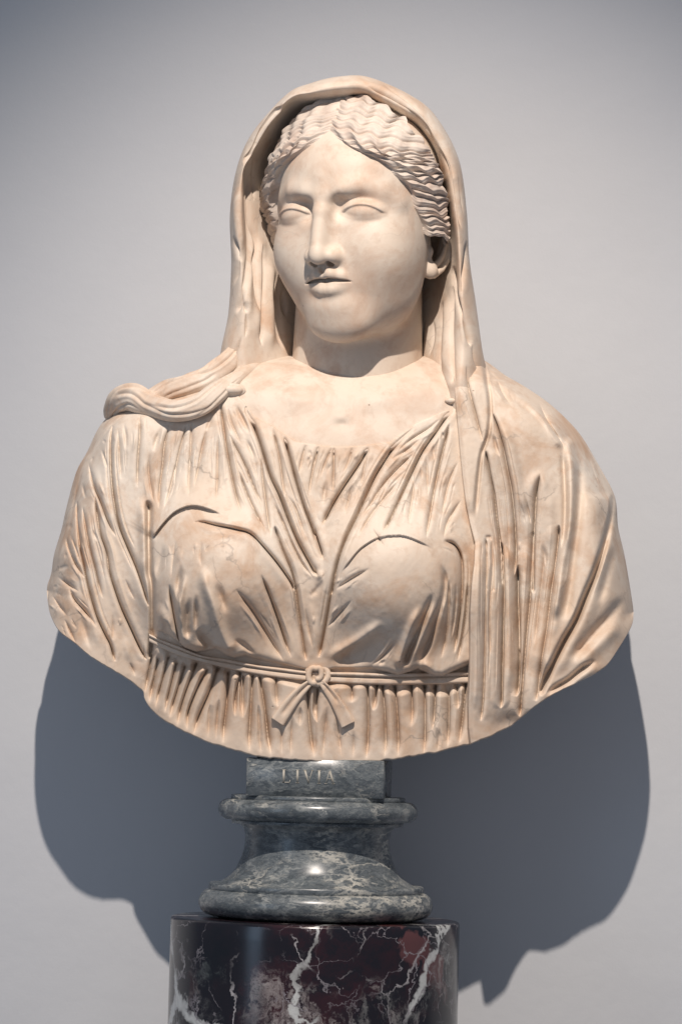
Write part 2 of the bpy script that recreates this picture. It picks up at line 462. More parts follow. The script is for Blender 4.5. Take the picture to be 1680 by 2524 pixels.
base_soc = to_m(AX, 0, ZT)
soc = empty("bust_socle", base_soc)
tag(soc, "turned grey veined marble socle with inscribed block between bust and column", "socle")
def ring(cr, cz, rad, a0, a1, n=16, sx=1.0):
    a = np.radians(np.linspace(a0, a1, n)); return [(cr + rad * sx * math.cos(t), cz + rad * math.sin(t)) for t in a]
z_lt = zc(2227); z_ut = zc(1998)
def add_lathe(name, prof, mat):
    G = lathe(prof, 144, AX, 0)
    return make_mesh(name, G.reshape(-1, 3), grid_faces(len(prof), 144, True), mat, soc, base_soc)
add_lathe("lower_torus", [(0, z_lt + 30), (240, z_lt + 32)] + ring(254, z_lt, 32, 90, -90, 20) + [(240, z_lt - 33), (236, ZT + 1), (0, ZT + 1)], M_GREY)
zf = z_lt + 32
add_lathe("lower_fillet", [(0, zf + 15), (230, zf + 15), (259, zf + 14.5), (261, zf + 13), (262, zf + 10), (262, zf - 1), (258, zf - 4)], M_GREY)
# scotia: concave neck
zs0 = zf + 13; zs1 = z_ut - 34
tt = np.linspace(0, 1, 40)
sp = crom([(252, 0), (232, .04), (205, .17), (189, .36), (180, .56), (176, .76), (180, .90), (190, 1.0)], 44)
add_lathe("scotia", [(r, zs0 + (zs1 - zs0) * t) for r, t in sp][::-1], M_GREY)
add_lathe("upper_fillet", [(0, zs1 + 11), (206, zs1 + 11), (209, zs1 + 9), (210, zs1 + 7), (210, zs1 + 1), (209, zs1 - 1), (180, zs1 - 1)], M_GREY)
add_lathe("upper_torus", [(0, z_ut + 24), (210, z_ut + 24.5)] + ring(219, z_ut, 25, 90, -90, 20) + [(205, z_ut - 25), (0, z_ut - 25)], M_GREY)
add_lathe("top_fillet", [(0, z_ut + 36), (208, z_ut + 36), (212, z_ut + 35), (213, z_ut + 32), (213, z_ut + 24), (212, z_ut + 23)], M_GREY)

# inscribed block, turned slightly
zb0 = z_ut + 34; zb1 = zb0 + 92; ANG = math.radians(-4.3); BW = 165.0
def box_bev(cx, cy, hx, hy, z0, z1, bev, ang):
    xs = np.array([-hx, -hx + bev, hx - bev, hx]); vs = []; ca, sa = math.cos(ang), math.sin(ang)
    prof = [(0, z0), (0, z0 + .01)]
    loops = []
    def loop(ins, z):
        c = bev; a, b = hx - ins, hy - ins
        pts = [(-a + c, -b), (a - c, -b), (a, -b + c), (a, b - c), (a - c, b), (-a + c, b), (-a, b - c), (-a, -b + c)]
        return [(cx + x * ca - y * sa, cy + x * sa + y * ca, z) for x, y in pts]
    loops = [loop(bev, z0), loop(0, z0 + bev), loop(0, z1 - bev), loop(bev, z1)]
    V = np.array(sum(loops, [])); F = []
    for i in range(3):
        for j in range(8):
            k = (j + 1) % 8; F.append([i * 8 + j, i * 8 + k, i * 8 + 8 + k, i * 8 + 8 + j])
    for s, fl in ((0, True), (24, False)):
        for q in ([0, 1, 2, 3], [0, 3, 4, 7], [7, 4, 5, 6]):
            q = [s + t for t in q]; F.append(q[::-1] if fl else q)
    return V, F
V, F = box_bev(AX + 4, -4, BW, BW, zb0, zb1, 2.5, ANG)
block = make_mesh("name_block", V, F, M_GREY, soc, base_soc, smooth=False)
V, F = box_bev(AX + 4, 0, BW - 22, BW - 22, zb1 - 1, zb1 + 14, 2.0, ANG)
make_mesh("top_plate", V, F, M_GREY, soc, base_soc, smooth=False)

# lettering LIVIA: thin serif strokes set into the front of the block
def letter(strokes_, x0, zb, hgt):
    P = []; Fc = []
    for (x1, y1, x2, y2, w1, w2) in strokes_:
        dx, dy = x2 - x1, y2 - y1; L = math.hypot(dx, dy); nx, ny = -dy / L, dx / L
        b = len(P)
        for (x, y, ww) in ((x1, y1, w1), (x2, y2, w2)):
            for s in (-1, 1):
                for dpt in (-1.0, 2.0):
                    P.append((x0 + (x + nx * s * ww / 2) * hgt, dpt, zb + (y + ny * s * ww / 2) * hgt))
        Fc += [[b, b + 2, b + 6, b + 4], [b + 1, b + 5, b + 7, b + 3], [b, b + 4, b + 5, b + 1], [b + 2, b + 3, b + 7, b + 6],
               [b, b + 1, b + 3, b + 2], [b + 4, b + 6, b + 7, b + 5]]
    return np.array(P), Fc
SER = .05
GL = {'L': [(.16, 0, .16, 1, .16, .16), (.02, 1, .32, 1, SER, SER), (.02, .02, .62, .02, SER, .07), (.62, 0, .66, .22, .07, .04)],
      'I': [(.16, 0, .16, 1, .16, .16), (.02, 1, .30, 1, SER, SER), (.02, 0, .30, 0, SER, SER)],
      'V': [(.08, 1, .38, 0, .16, .13), (.38, .02, .66, 1, .05, .05), (-.04, 1, .22, 1, SER, SER), (.55, 1, .76, 1, SER, SER)],
      'A': [(.36, 1, .66, 0, .14, .16), (.08, 0, .36, 1, .05, .05), (.18, .36, .56, .36, .05, .05), (-.03, 0, .18, 0, SER, SER), (.54, 0, .78, 0, SER, SER)]}
ca, sa = math.cos(ANG), math.sin(ANG)
lx = -80.0
for ch, adv in (('L', 33), ('I', 20), ('V', 32), ('I', 19), ('A', 30)):
    P, Fc = letter(GL[ch], lx, 0, 31.0)
    x = P[:, 0]; y = P[:, 1] - BW
    Pw = np.stack([AX + 4 + x * ca - y * sa, -4 + x * sa + y * ca, zb0 + 34 + P[:, 2]], -1)
    make_mesh("letter_" + ch.lower(), Pw, Fc, M_LETTER, block, base_soc, smooth=False)
    lx += adv

# ================================================================ bust
ZB = zb1 + 13
base_bust = to_m(AX, 0, ZB)
bust = empty("marble_bust", base_bust)
tag(bust, "cream marble bust of a veiled woman in belted pleated dress on grey socle", "bust")

# ---- torso base relief -----------------------------------------------------
TOP = np.array([(116, 1455), (118, 1440), (127, 1413), (134, 1366), (152, 1306), (163, 1256), (188, 1164), (215, 1114), (240, 1061),
    (265, 1028), (300, 1004), (400, 965), (520, 925), (600, 880), (700, 850), (800, 840), (950, 840), (1100, 845), (1194, 889), (1243, 924),
    (1296, 955), (1352, 994), (1401, 1039), (1436, 1081), (1471, 1141), (1506, 1204), (1518, 1243), (1522, 1299), (1538, 1369),
    (1552, 1450), (1558, 1490), (1560, 1508)], float)
BOT = np.array([(116, 1458), (118, 1480), (125, 1514), (146, 1553), (184, 1583), (234, 1625), (303, 1664), (351, 1700), (354, 1713),
    (368, 1740), (406, 1775), (464, 1805), (506, 1824), (560, 1841), (633, 1861), (700, 1869), (764, 1874), (835, 1876), (907, 1874),
    (975, 1869), (1029, 1860), (1099, 1847), (1162, 1830), (1246, 1795), (1274, 1774), (1313, 1744), (1366, 1707), (1436, 1675),
    (1488, 1644), (1520, 1602), (1555, 1542), (1560, 1512)], float)
TOP = crom(TOP, 120); TOP[:, 0] = np.maximum.accumulate(TOP[:, 0])
BOT = crom(BOT, 160); BOT[:, 0] = np.maximum.accumulate(BOT[:, 0])
NECKLINE = np.array([(540, 950), (575, 962), (598, 985), (625, 1026), (671, 1049), (698, 1068), (732, 1089), (782, 1097), (828, 1101), (885, 1099),
    (962, 1089), (1019, 1047), (1057, 1030), (1092, 1013), (1140, 1000)], float)

def sinterp(x, xs, ys):
    c = crom(np.stack([xs, ys], -1), 400)
    return np.interp(x, c[:, 0], c[:, 1])
def seg_d(x, y, pts):
    d, t = poly_dist(x, y, np.asarray(pts, float)); return np.abs(d), t
def torso_h(x, y):
    """height towards the viewer of the body under the cloth"""
    Bc = sinterp(y, [820, 845, 872, 900, 960, 1030, 1110, 1250, 1400, 1560, 1680, 1780, 1890], [-160, -120, -50, 62, 146, 175, 197, 214, 218, 200, 180, 163, 152])
    u = np.abs(x - 800) / 530.0
    chest = np.where(Bc > 0, Bc * np.clip(1 - u ** 2.5, 0, 1) ** .6, Bc) - 260 * np.clip(u - .98, 0, None)
    d, t = seg_d(x, y, [(350, 1110), (265, 1340), (236, 1650)]); r = 131 + 3 * t
    larm = 0 + np.where(d < r, np.sqrt(np.clip(r * r - d * d, 0, None)), -(d - r) * 1.5)
    d, t = seg_d(x, y, [(1270, 1110), (1375, 1300), (1408, 1480), (1395, 1700)]); r = 158
    rarm = -12 + np.where(d < r, np.sqrt(np.clip(r * r - d * d, 0, None)), -(d - r) * 1.5)
    k = 22.0
    h = k * np.log(np.exp(chest / k) + np.exp(np.clip(larm, -300, None) / k) + np.exp(np.clip(rarm, -300, None) / k))
    # breasts
    bl = np.sqrt(((x - 512) / 168) ** 2 + ((y - 1420) / np.where(y < 1420, 175, 158)) ** 2)
    br = np.sqrt(((x - 985) / 172) ** 2 + ((y - 1425) / np.where(y < 1425, 170, 162)) ** 2)
    h = h + 108 * np.exp(-bl ** 2.9) + 106 * np.exp(-br ** 2.9)
    return h

def edge_fac(x, y, R=62):
    d, _ = poly_dist(x, y, TOP)
    d = np.clip(np.abs(d) / R, 0, 1)
    return np.sqrt(np.clip(1 - (1 - d) ** 2, 0, 1))

def torso_grid(xa, xb, step, ytop=None, dens=1.0):
    n = int((xb - xa) / step)
    u = np.linspace(0, 1, n)
    # denser columns near the outer silhouettes
    xs = xa + (xb - xa) * u
    if xa < 130:
        v = np.linspace(0, 1, 80)[1:] ** 2.0
        xs = np.concatenate([[xa], xa + 60 * v, xs[xs > xa + 61]])
    if xb > 1540:
        v = np.linspace(0, 1, 80)[1:] ** 2.0
        xs = np.concatenate([xs[xs < xb - 61], (xb - 60 * v)[::-1], [xb]])
    yt = np.interp(xs, TOP[:, 0], TOP[:, 1]); yb = np.interp(xs, BOT[:, 0], BOT[:, 1])
    if ytop is not None: yt = np.maximum(yt, ytop)
    yb = yb + (2.2 * noise2(xs / 17.0, xs * 0 + 3.3) + .6 * noise2(xs / 7.0, xs * 0 + 8.1)) * sstep(150, 240, xs) * sstep(1540, 1440, xs)
    m = int((yb - yt).max() / (step * 2.4))
    v = np.linspace(0, 1, m)
    v = np.where(v < .12, .12 * (v / .12) ** 1.5, v)
    Y = yt[None, :] + (yb - yt)[None, :] * v[:, None]
    return np.repeat(xs[None, :], m, 0), Y

def sheet(name, X, Y, H, mat, back=70.0, cut=None, smooth=True):
    """relief sheet (row, column) standing at y = -H, with its rim carried back to y = back"""
    P = unproj(X, Y, -H)
    if cut is not None:      # folds are undercut sideways, away from the middle of the chest
        P[..., 0] -= cut * .22 * np.where(X > 776, 1.0, -1.0) * edge_fac(X, Y, 190) * (np.where(X < 1180, sstep(1150, 1090, X), 1.0) if name == 'tunic' else 1.0)
    Pb = P.copy(); Pb[..., 1] = back
    c = P.mean((0, 1)); 
    ring_top = P[0:1].copy(); ring_top[..., 1] = np.maximum(back, ring_top[..., 1] + 5)
    ring_bot = P[-1:].copy(); ring_bot[..., 1] = np.maximum(back, ring_bot[..., 1] + 5); ring_bot[..., 2] += 6
    # rounded lower arris
    rb0 = P[-1:].copy(); rb0[..., 1] += 5; rb0[..., 2] -= 2.5
    rb1 = P[-1:].copy(); rb1[..., 1] += 14; rb1[..., 2] -= 1.5
    A = np.concatenate([ring_top, P, rb0, rb1, ring_bot], 0)
    le = A[:, 0:1].copy(); le[..., 1] = np.maximum(back, le[..., 1] + 5)
    re = A[:, -1:].copy(); re[..., 1] = np.maximum(back, re[..., 1] + 5)
    A = np.concatenate([le, A, re], 1)
    return make_mesh(name, A.reshape(-1, 3), grid_faces(A.shape[0], A.shape[1]), mat, bust, base_bust, smooth)

# ---- tunic -----------------------------------------------------------------
SEAM = [(545, 285), (440, 365), (370, 455), (300, 590), (255, 700), (200, 850), (172, 1010), (150, 1110), (110, 1290)]
TUN = [
 # sleeve, running down from the buttoned seam
 (3, 'r', 6, 7, SEAM, (.05, .05)), (6, 'r', 6, 7, [(155, 50), (120, 180), (92, 300), (72, 380)]),
 (3, 'g', 4, 9, [(560, 310), (460, 390), (400, 470), (330, 580)]), (3, 'g', 4, 8, [(290, 640), (245, 760), (215, 900), (190, 1000)]),
 (6, 'f', 5, 17, [(470, -695), (455, -545), (460, -345), (480, -165), (510, -15), (560, 115), (620, 255), (660, 370), (690, 470), (712, 540)]),
 (6, 'f', 4.5, 14, [(310, -425), (340, -285), (390, -165), (440, -35), (490, 65)]),
 (3, 'g', 4, 10, [(390, 530), (420, 620), (440, 700)]), (3, 'f', 6, 9, [(500, 400), (510, 560), (520, 740)]),
 (3, 'g', 5, 8, [(535, 360), (548, 460), (550, 560)]), (3, 'f', 5, 11, [(640, 320), (643, 450), (632, 600), (625, 790)]),
 (3, 'g', 4, 10, [(270, 750), (282, 820), (296, 870)]),
 (6, 'f', 4.5, 15, [(350, -215), (370, -85), (390, 40), (430, 160), (450, 290), (490, 420), (530, 530), (580, 640), (640, 770), (690, 860)], (.15, .05)),
 (6, 'f', 4.5, 15, [(235, -175), (240, -45), (258, 120), (285, 250), (302, 340), (330, 450), (370, 580), (420, 690), (455, 760), (482, 865)], (.1, .1)),
 (6, 'f', 4.5, 12, [(270, -145), (290, -25), (320, 130), (355, 260), (380, 370), (405, 460)]),
 (6, 'f', 5, 14, [(165, 50), (180, 130), (220, 220), (270, 300), (300, 345)], (.05, .2)),
 (6, 'f', 4, 9, [(180, 20), (210, 90), (240, 170), (270, 260)]), (6, 'g', 5, 9, [(330, 0), (355, 60), (385, 110)]),
 (6, 'f', 7, 17, [(105, 310), (170, 360), (250, 415)]), (6, 'f', 6, 15, [(180, 370), (220, 460), (280, 530), (330, 590), (362, 645)]),
 (6, 'f', 5, 13, [(72, 430), (120, 500), (172, 572)]), (6, 'f', 5, 12, [(155, 590), (190, 660), (228, 745)]),
 (6, 'g', 6, 12, [(108, 285), (140, 258), (190, 250)]), (6, 'g', 7, 10, [(150, 180), (180, 180)]), (6, 'g', 6, 9, [(85, 370), (110, 395)]),
 (6, 'f', 7, 7, [(465, 560), (470, 650), (465, 740)]), (6, 'r', 10, 7, [(545, 680), (560, 780), (590, 900)]), (6, 'f', 6, 7, [(575, 870), (600, 920), (610, 960)]),
 (6, 'r', 10, 6, [(300, 500), (340, 640), (390, 800)]), (6, 'g', 8, 6, [(260, 560), (300, 700), (330, 800)]), (6, 'f', 5, 7, [(545, 330), (580, 410), (610, 470)]),
 (3, 'g', 5, 8, [(420, 480), (400, 500)]), (3, 'g', 6, 9, [(325, 600), (345, 610)]), (3, 'r', 8, 7, [(290, 585), (310, 615)]), (3, 'r', 7, 7, [(160, 1010), (180, 1030)]),
 (3, 'g', 5, 9, [(185, 1020), (205, 1060)]), (3, 'r', 12, 5, [(400, 700), (430, 900), (470, 1100)]),
 # folds under the shoulder roll
 (3, 'g', 7, 10, [(780, 400), (745, 490), (730, 570)]), (3, 'f', 5, 10, [(705, 565), (700, 680), (720, 830), (732, 885)]),
 (3, 'f', 7, 12, [(835, 380), (805, 500), (790, 650), (772, 800), (765, 930)]), (3, 'f', 6, 11, [(900, 560), (862, 700), (825, 850), (790, 935)]),
 (3, 'f', 6, 11, [(948, 370), (912, 500), (880, 640), (860, 790)]), (3, 'f', 7, 9, [(975, 360), (972, 520), (962, 680), (958, 850)]),
 (3, 'f', 6, 10, [(1075, 400), (1042, 540), (1020, 660), (990, 790)]), (3, 'g', 6, 9, [(1110, 310), (1085, 380), (1060, 450)]),
 (3, 'f', 5, 9, [(1145, 440), (1142, 620), (1140, 760), (1130, 880)]), (3, 'f', 5, 7, [(880, 720), (850, 820), (800, 930)]),
 # armhole
 (6, 'g', 8, 30, [(680, -180), (698, -120), (697, 50), (700, 200), (702, 290), (716, 370), (722, 540), (720, 700), (705, 870)], (.06, .02)),
 (6, 'r', 12, 14, [(640, -200), (660, -60), (665, 100), (668, 230), (680, 330)]),
 # upper edge of the left breast
 (3, 'o', 15, 15, [(712, 1125), (735, 1085), (775, 1030), (850, 950), (930, 910), (1000, 902), (1090, 925), (1180, 965)], (.05, 1)),
 (7, 'f', 5, 16, [(-210, -28), (-150, -32), (-60, -10), (60, 15), (150, 45), (250, 150), (330, 250), (390, 340), (412, 400)], (.3, .1)),
 (6, 'g', 9, 12, [(800, 100), (770, 230), (740, 345)]),
 # folds from the shoulder clasps to the middle
 (4, 'f', 5.5, 20, [(118, 395), (190, 560), (230, 680), (280, 840), (340, 970), (400, 1130), (460, 1270), (530, 1400), (582, 1495)], (.05, .06)),
 (4, 'f', 5, 18, [(368, 585), (410, 740), (450, 890), (500, 1050), (550, 1180), (590, 1300), (617, 1385)], (.05, .1)),
 (4, 'f', 5, 11, [(290, 525), (330, 680), (350, 800), (372, 995)]), (4, 'f', 5.5, 15, [(-42, 370), (-22, 510), (8, 710), (48, 910), (90, 1080)]),
 (4, 'f', 5, 11, [(70, 800), (130, 960), (190, 1090), (252, 1205)]), (4, 'f', 5, 10, [(10, 570), (110, 760), (180, 930), (232, 1035)]),
 (4, 'g', 6, 12, [(50, 380), (100, 480), (152, 585)]), (4, 'g', 5, 10, [(120, 600), (180, 740)]), (4, 'f', 5, 10, [(220, 715), (232, 860), (260, 1080), (280, 1235)]),
 (4, 'f', 5, 9, [(0, 390), (30, 500), (90, 640)]),
 (7, 'f', 6, 14, [(285, -10), (340, 140), (390, 260), (412, 350), (432, 500), (455, 650), (478, 805)], (.1, .05)),
 (4, 'f', 5, 8, [(380, 960), (440, 1050), (480, 1170), (492, 1245)]), (4, 'f', 5, 9, [(300, 1020), (360, 1140), (420, 1280), (480, 1400), (555, 1505)]),
 (4, 'f', 5, 9, [(505, 650), (482, 740), (460, 835)], (0, .3)), (4, 'f', 5, 11, [(585, 650), (562, 760), (540, 880), (523, 975)], (0, .25)),
 (4, 'g', 5, 8, [(525, 670), (545, 745)]), (4, 'f', 5, 10, [(672, 660), (622, 780), (598, 855)], (0, .3)), (4, 'f', 5, 11, [(684, 655), (682, 800), (680, 965)], (0, .3)),
 (4, 'g', 6, 8, [(640, 860), (625, 960), (618, 1040)]), (4, 'f', 5, 9, [(805, 655), (780, 750), (738, 845)], (0, .3)),
 (4, 'f', 5.5, 19, [(910, 655), (850, 760), (790, 850), (730, 940), (670, 1040), (610, 1160)], (.02, .1)),
 (4, 'f', 5, 9, [(900, 680), (880, 790), (860, 915)]), (4, 'f', 5, 8, [(805, 890), (780, 1000), (755, 1100)]),
 (4, 'f', 6, 20, [(1200, 515), (1130, 590), (1060, 670), (1000, 760), (940, 860), (880, 990), (830, 1100), (770, 1220), (730, 1320), (700, 1420), (682, 1520), (660, 1640)], (.03, .1)),
 (7, 'f', 6, 16, [(690, 110), (650, 250), (625, 380), (600, 530), (578, 650), (550, 785)], (.1, .05)),
 (4, 'f', 5.5, 19, [(1452, 395), (1340, 560), (1250, 690), (1180, 830), (1110, 980), (1050, 1110), (1003, 1200)], (.02, .1)),
 (4, 'f', 6, 9, [(1255, 595), (1150, 680), (1045, 745)]), (4, 'f', 6, 9, [(1390, 460), (1290, 540), (1180, 610), (1090, 690)]),
 (4, 'f', 6, 10, [(1210, 690), (1100, 790), (1000, 900), (930, 1010), (858, 1115)]), (4, 'f', 6, 9, [(1110, 870), (980, 1020), (900, 1130), (838, 1245)]),
 (4, 'f', 5, 9, [(1200, 820), (1190, 960), (1172, 1080), (1168, 1170)]), (4, 'f', 5, 8, [(1278, 700), (1285, 860), (1290, 985)]),
 (4, 'g', 5, 9, [(1320, 620), (1335, 770)]), (4, 'f', 5, 15, [(1430, 500), (1390, 650), (1360, 780), (1330, 920), (1302, 1080), (1287, 1170), (1280, 1245)]),
 (4, 'g', 5, 9, [(1370, 550), (1398, 615)]), (4, 'f', 5, 8, [(1485, 750), (1430, 870), (1400, 980), (1378, 1110)]), (4, 'f', 6, 13, [(1505, 1000), (1430, 1110), (1402, 1180), (1390, 1250)]),
 (4, 'f', 5, 8, [(930, 1180), (960, 1230), (1010, 1300)]), (4, 'f', 5, 7, [(1060, 820), (1000, 960), (940, 1090)]),
 # right breast
 (4, 'o', 13, 8, [(720, 1480), (780, 1395), (840, 1322), (890, 1282), (960, 1243), (1040, 1226), (1130, 1226), (1220, 1255), (1330, 1312)], (1, 1)),
 (7, 'f', 6.5, 17, [(1305, 78), (1370, 110), (1408, 180), (1418, 300), (1410, 450), (1390, 600), (1368, 760)], (.05, .2)),
 (7, 'f', 6, 12, [(645, 380), (750, 310), (865, 245)]),
 (7, 'f', 6, 10, [(585, 625), (660, 540), (755, 435)]),
 (7, 'r', 13, 15, [(590, 795), (720, 725), (850, 640), (935, 555)]), (7, 'g', 22, 18, [(620, 810), (750, 780), (860, 725), (965, 640)]),
 (7, 'f', 8, 12, [(865, 835), (930, 785), (1015, 690)]), (7, 'r', 10, 16, [(1170, 465), (1110, 600), (1062, 730), (1020, 855)], (.2, .02)),
 (7, 'g', 9, 18, [(1240, 390), (1190, 540), (1120, 700), (1062, 840)], (.2, .05)), (7, 'r', 10, 12, [(1250, 440), (1200, 590), (1130, 760), (1110, 850)]),
 (7, 'g', 8, 15, [(1285, 215), (1312, 300), (1302, 420), (1262, 540), (1220, 680), (1150, 840)]), (7, 'f', 8, 10, [(1330, 290), (1332, 450), (1320, 620), (1290, 790)]),
 (7, 'f', 6, 11, [(1452, 320), (1442, 500), (1420, 650), (1388, 810)]), (7, 'r', 9, 10, [(1165, 800), (1200, 830), (1240, 880)]), (7, 'g', 7, 14, [(1160, 850), (1200, 862), (1230, 880)]),
 (7, 'f', 6, 8, [(1380, 330), (1375, 500), (1350, 680)]), (7, 'g', 6, 9, [(900, 830), (940, 810), (965, 800)]),
 # left breast, folds above the belt
 (6, 'f', 7, 24, [(828, 365), (850, 480), (870, 590), (892, 700), (912, 765)], (.2, .02)), (6, 'g', 8, 13, [(905, 230), (890, 380), (885, 500)]),
 (6, 'r', 9, 14, [(935, 290), (902, 450), (892, 560), (902, 680), (935, 760)], (.2, .02)), (6, 'g', 9, 14, [(962, 440), (945, 600), (950, 730)], (.2, .02)),
 (6, 'g', 7, 15, [(1000, 430), (1002, 560), (1000, 680)]), (6, 'r', 14, 20, [(1040, 240), (1070, 380), (1112, 500), (1142, 620), (1192, 740), (1245, 815)], (.2, .02)),
 (6, 'g', 11, 13, [(1130, 340), (1162, 450), (1205, 570)]), (6, 'g', 13, 22, [(1010, 640), (1065, 730), (1120, 790)], (.2, .02)), (6, 'g', 7, 9, [(1235, 722), (1290, 745), (1345, 790), (1400, 830)]),
 (6, 'r', 12, 12, [(770, 480), (790, 580), (850, 650)]), (6, 'g', 9, 16, [(790, 590), (820, 680), (870, 710)]), (6, 'f', 8, 8, [(870, 80), (855, 210), (842, 330)]),
 (7, 'f', 5.5, 14, [(205, 285), (260, 420), (310, 560), (350, 680), (387, 785)]), (7, 'f', 9, 9, [(50, 370), (150, 500), (220, 610), (300, 740), (345, 810)]),
 (6, 'f', 8, 7, [(1040, 90), (1030, 180), (1035, 250)]), (7, 'g', 8, 9, [(480, 395), (520, 400), (580, 320)]), (7, 'r', 10, 8, [(540, 250), (560, 300), (590, 310)]),
 (7, 'f', 6, 7, [(470, 480), (495, 620), (520, 740)]), (7, 'r', 9, 6, [(500, 440), (520, 600), (515, 760)]),
]
PLE = [
 (6, [(725, 820), (700, 960), (672, 1080)]), (6, [(765, 850), (735, 1000), (700, 1140)]), (6, [(830, 840), (790, 1000), (740, 1170)]), (6, [(880, 880), (845, 1030), (800, 1205)]),
 (6, [(935, 900), (880, 1080), (830, 1235)]), (6, [(1010, 880), (988, 940), (930, 1100), (880, 1285)]), (6, [(1080, 920), (1030, 1010), (962, 1180), (945, 1310)]),
 (6, [(1145, 910), (1100, 1050), (1030, 1210), (985, 1340)]), (6, [(1215, 940), (1205, 1150), (1175, 1395)]), (6, [(1295, 950), (1270, 1050), (1250, 1230)]),
 (6, [(1372, 960), (1362, 1150), (1345, 1450)]), (6, [(1312, 960), (1312, 1100), (1302, 1240)]), (6, [(1422, 980), (1450, 1150), (1482, 1470)]), (6, [(1092, 1080), (1088, 1250), (1080, 1370)]),
 (6, [(1395, 1100), (1410, 1250), (1420, 1450)]), (6, [(1155, 1080), (1140, 1240), (1130, 1380)]),
 (7, [(85, 880), (90, 1030), (95, 1160)]), (7, [(160, 900), (150, 1100), (133, 1350)]), (7, [(203, 910), (235, 1100), (268, 1380)]), (7, [(180, 1180), (200, 1280), (205, 1370)]),
 (7, [(300, 920), (305, 1090)]), (7, [(395, 1120), (390, 1260), (385, 1390)]), (7, [(490, 980), (500, 1150), (527, 1395)]), (7, [(445, 1070), (440, 1210)]), (7, [(540, 980), (530, 1110), (545, 1195)]),
 (7, [(605, 1070), (590, 1200), (573, 1395)]), (7, [(762, 1220), (758, 1400)]), (7, [(840, 960), (845, 1150), (838, 1405)]), (7, [(897, 955), (880, 1080), (868, 1115)]),
 (7, [(930, 960), (945, 1150), (950, 1390)]), (7, [(1005, 960), (1020, 1150), (1030, 1390)]), (7, [(1105, 960), (1110, 1130), (1108, 1210)]), (7, [(1182, 960), (1186, 1150), (1184, 1375)]),
 (7, [(1250, 955), (1242, 1120), (1235, 1240)]), (7, [(1328, 955), (1330, 1130), (1325, 1335)]), (7, [(1385, 960), (1392, 1110)]), (7, [(1440, 945), (1420, 1130), (1395, 1315)]),
 (7, [(1285, 1190), (1265, 1360)]), (7, [(745, 960), (752, 1060)]), (7, [(660, 1130), (670, 1250), (690, 1390)]), (7, [(330, 1180), (330, 1385)]),
]
TUN += [(c, 'p', 6.5 if i % 3 else 5.5, (32 if len(p) > 2 else 24) * (.42 if p[0][1] > 1055 else 1), p, (1 if p[0][1] > 1055 else 0, .12 if p[-1][1] > 1290 else 1)) for i, (c, p) in enumerate(PLE)]
# hem of the bloused cloth above the belt
HEM = np.array([(330, 1545), (377, 1553), (402, 1556), (437, 1578), (456, 1596), (483, 1606), (517, 1601), (532, 1598), (559, 1615), (578, 1621), (605, 1615),
    (636, 1623), (700, 1636), (756, 1650), (800, 1652), (825, 1646), (915, 1646), (952, 1656), (980, 1665), (1009, 1656), (1029, 1648), (1062, 1664), (1090, 1667),
    (1131, 1648), (1180, 1628), (1330, 1600)], float)
def blouse(x):
    return sinterp(x, [300, 330, 372, 400, 480, 580, 640, 720, 800, 900, 960, 1060, 1150, 1250, 1400], [0, 0, 2, 20, 25, 24, 15, 6, 3, 6, 15, 24, 25, 22, 20])

def finer(strokes, seed, dens=2):
    """small folds that run along the main ones"""
    rg = np.random.RandomState(seed); out = []
    for st in strokes:
        crop, typ, wd, ht, pts = st[:5]
        if typ != 'f': continue
        ox, oy, k = CROPS[crop]; P = np.array(pts, float) * k + (ox, oy)
        L = np.hypot(*(P[1:] - P[:-1]).T).sum()
        if L < 60: continue
        C = crom(P, 40); T = np.gradient(C, axis=0); T /= np.hypot(*T.T)[:, None] + 1e-9; N = np.stack([-T[:, 1], T[:, 0]], -1)
        for sgn in (-1, 1):
            for _ in range(dens):
                a = rg.uniform(0, .45); b = min(1.0, a + rg.uniform(.3, .6)); i, j = int(a * 39), int(b * 39)
                if j - i < 6: continue
                o0, o1 = sgn * rg.uniform(9, 20), sgn * rg.uniform(8, 16)
                Q = C[i:j] + N[i:j] * np.linspace(o0, o1, j - i)[:, None]
                out.append((0, 'f' if rg.rand() < .7 else 'r', rg.uniform(3.0, 4.2), rg.uniform(1.6, 4.0), Q[::4].tolist()))
    return out
TUN += finer(TUN, 5)
def tunic_h(X, Y):
    H = torso_h(X, Y)
    sh, _ = poly_dist(X, Y, HEM)
    A = blouse(X)
    up = np.exp(-(np.clip(-sh, 0, None) / 75.0) ** 1.6)
    H = H + np.where(sh < 0, A * up * np.sqrt(np.clip(1 - (1 - np.clip(-sh / 16, 0, 1)) ** 2, 0, 1)), 0)
    # body draws in at the waist below the hem
    inb = sstep(372, 420, X) * (1 - sstep(1180, 1240, X))
    H = H - inb * (12 * sstep(-2, 3, sh) - 24 * sstep(30, 52, sh))
    return H
def tunic_full(X, Y):
    H = tunic_h(X, Y) + 5; Hb0 = H.copy()
    H = carve(X, Y, H, TUN, 1.0, 0.0)
    H += 1.2 * noise2(X / 40, Y / 55) + 0.3 * noise2(X / 9 + 40, Y / 11)
    s, _ = poly_dist(X, Y, NECKLINE)
    keep = np.where((X > 610) & (X < 1105), sstep(-2, 26, s), 1.0)
    H = Hb0 + (H - Hb0) * keep
    H = H - np.where(X > 580, 34 * sstep(1.0, -5.0, s), 0)
    return H

X, Y = torso_grid(116, 1290, 0.95)
H = tunic_full(X, Y); CUT = carve.neg
GX, GY = carve.X, carve.Y
e = edge_fac(X, Y)
H = -45 + (H + 45) * e
# uneven broken lower edge
tunic = sheet("tunic", GX, GY, H, M_CLOTH, cut=CUT, smooth=False)

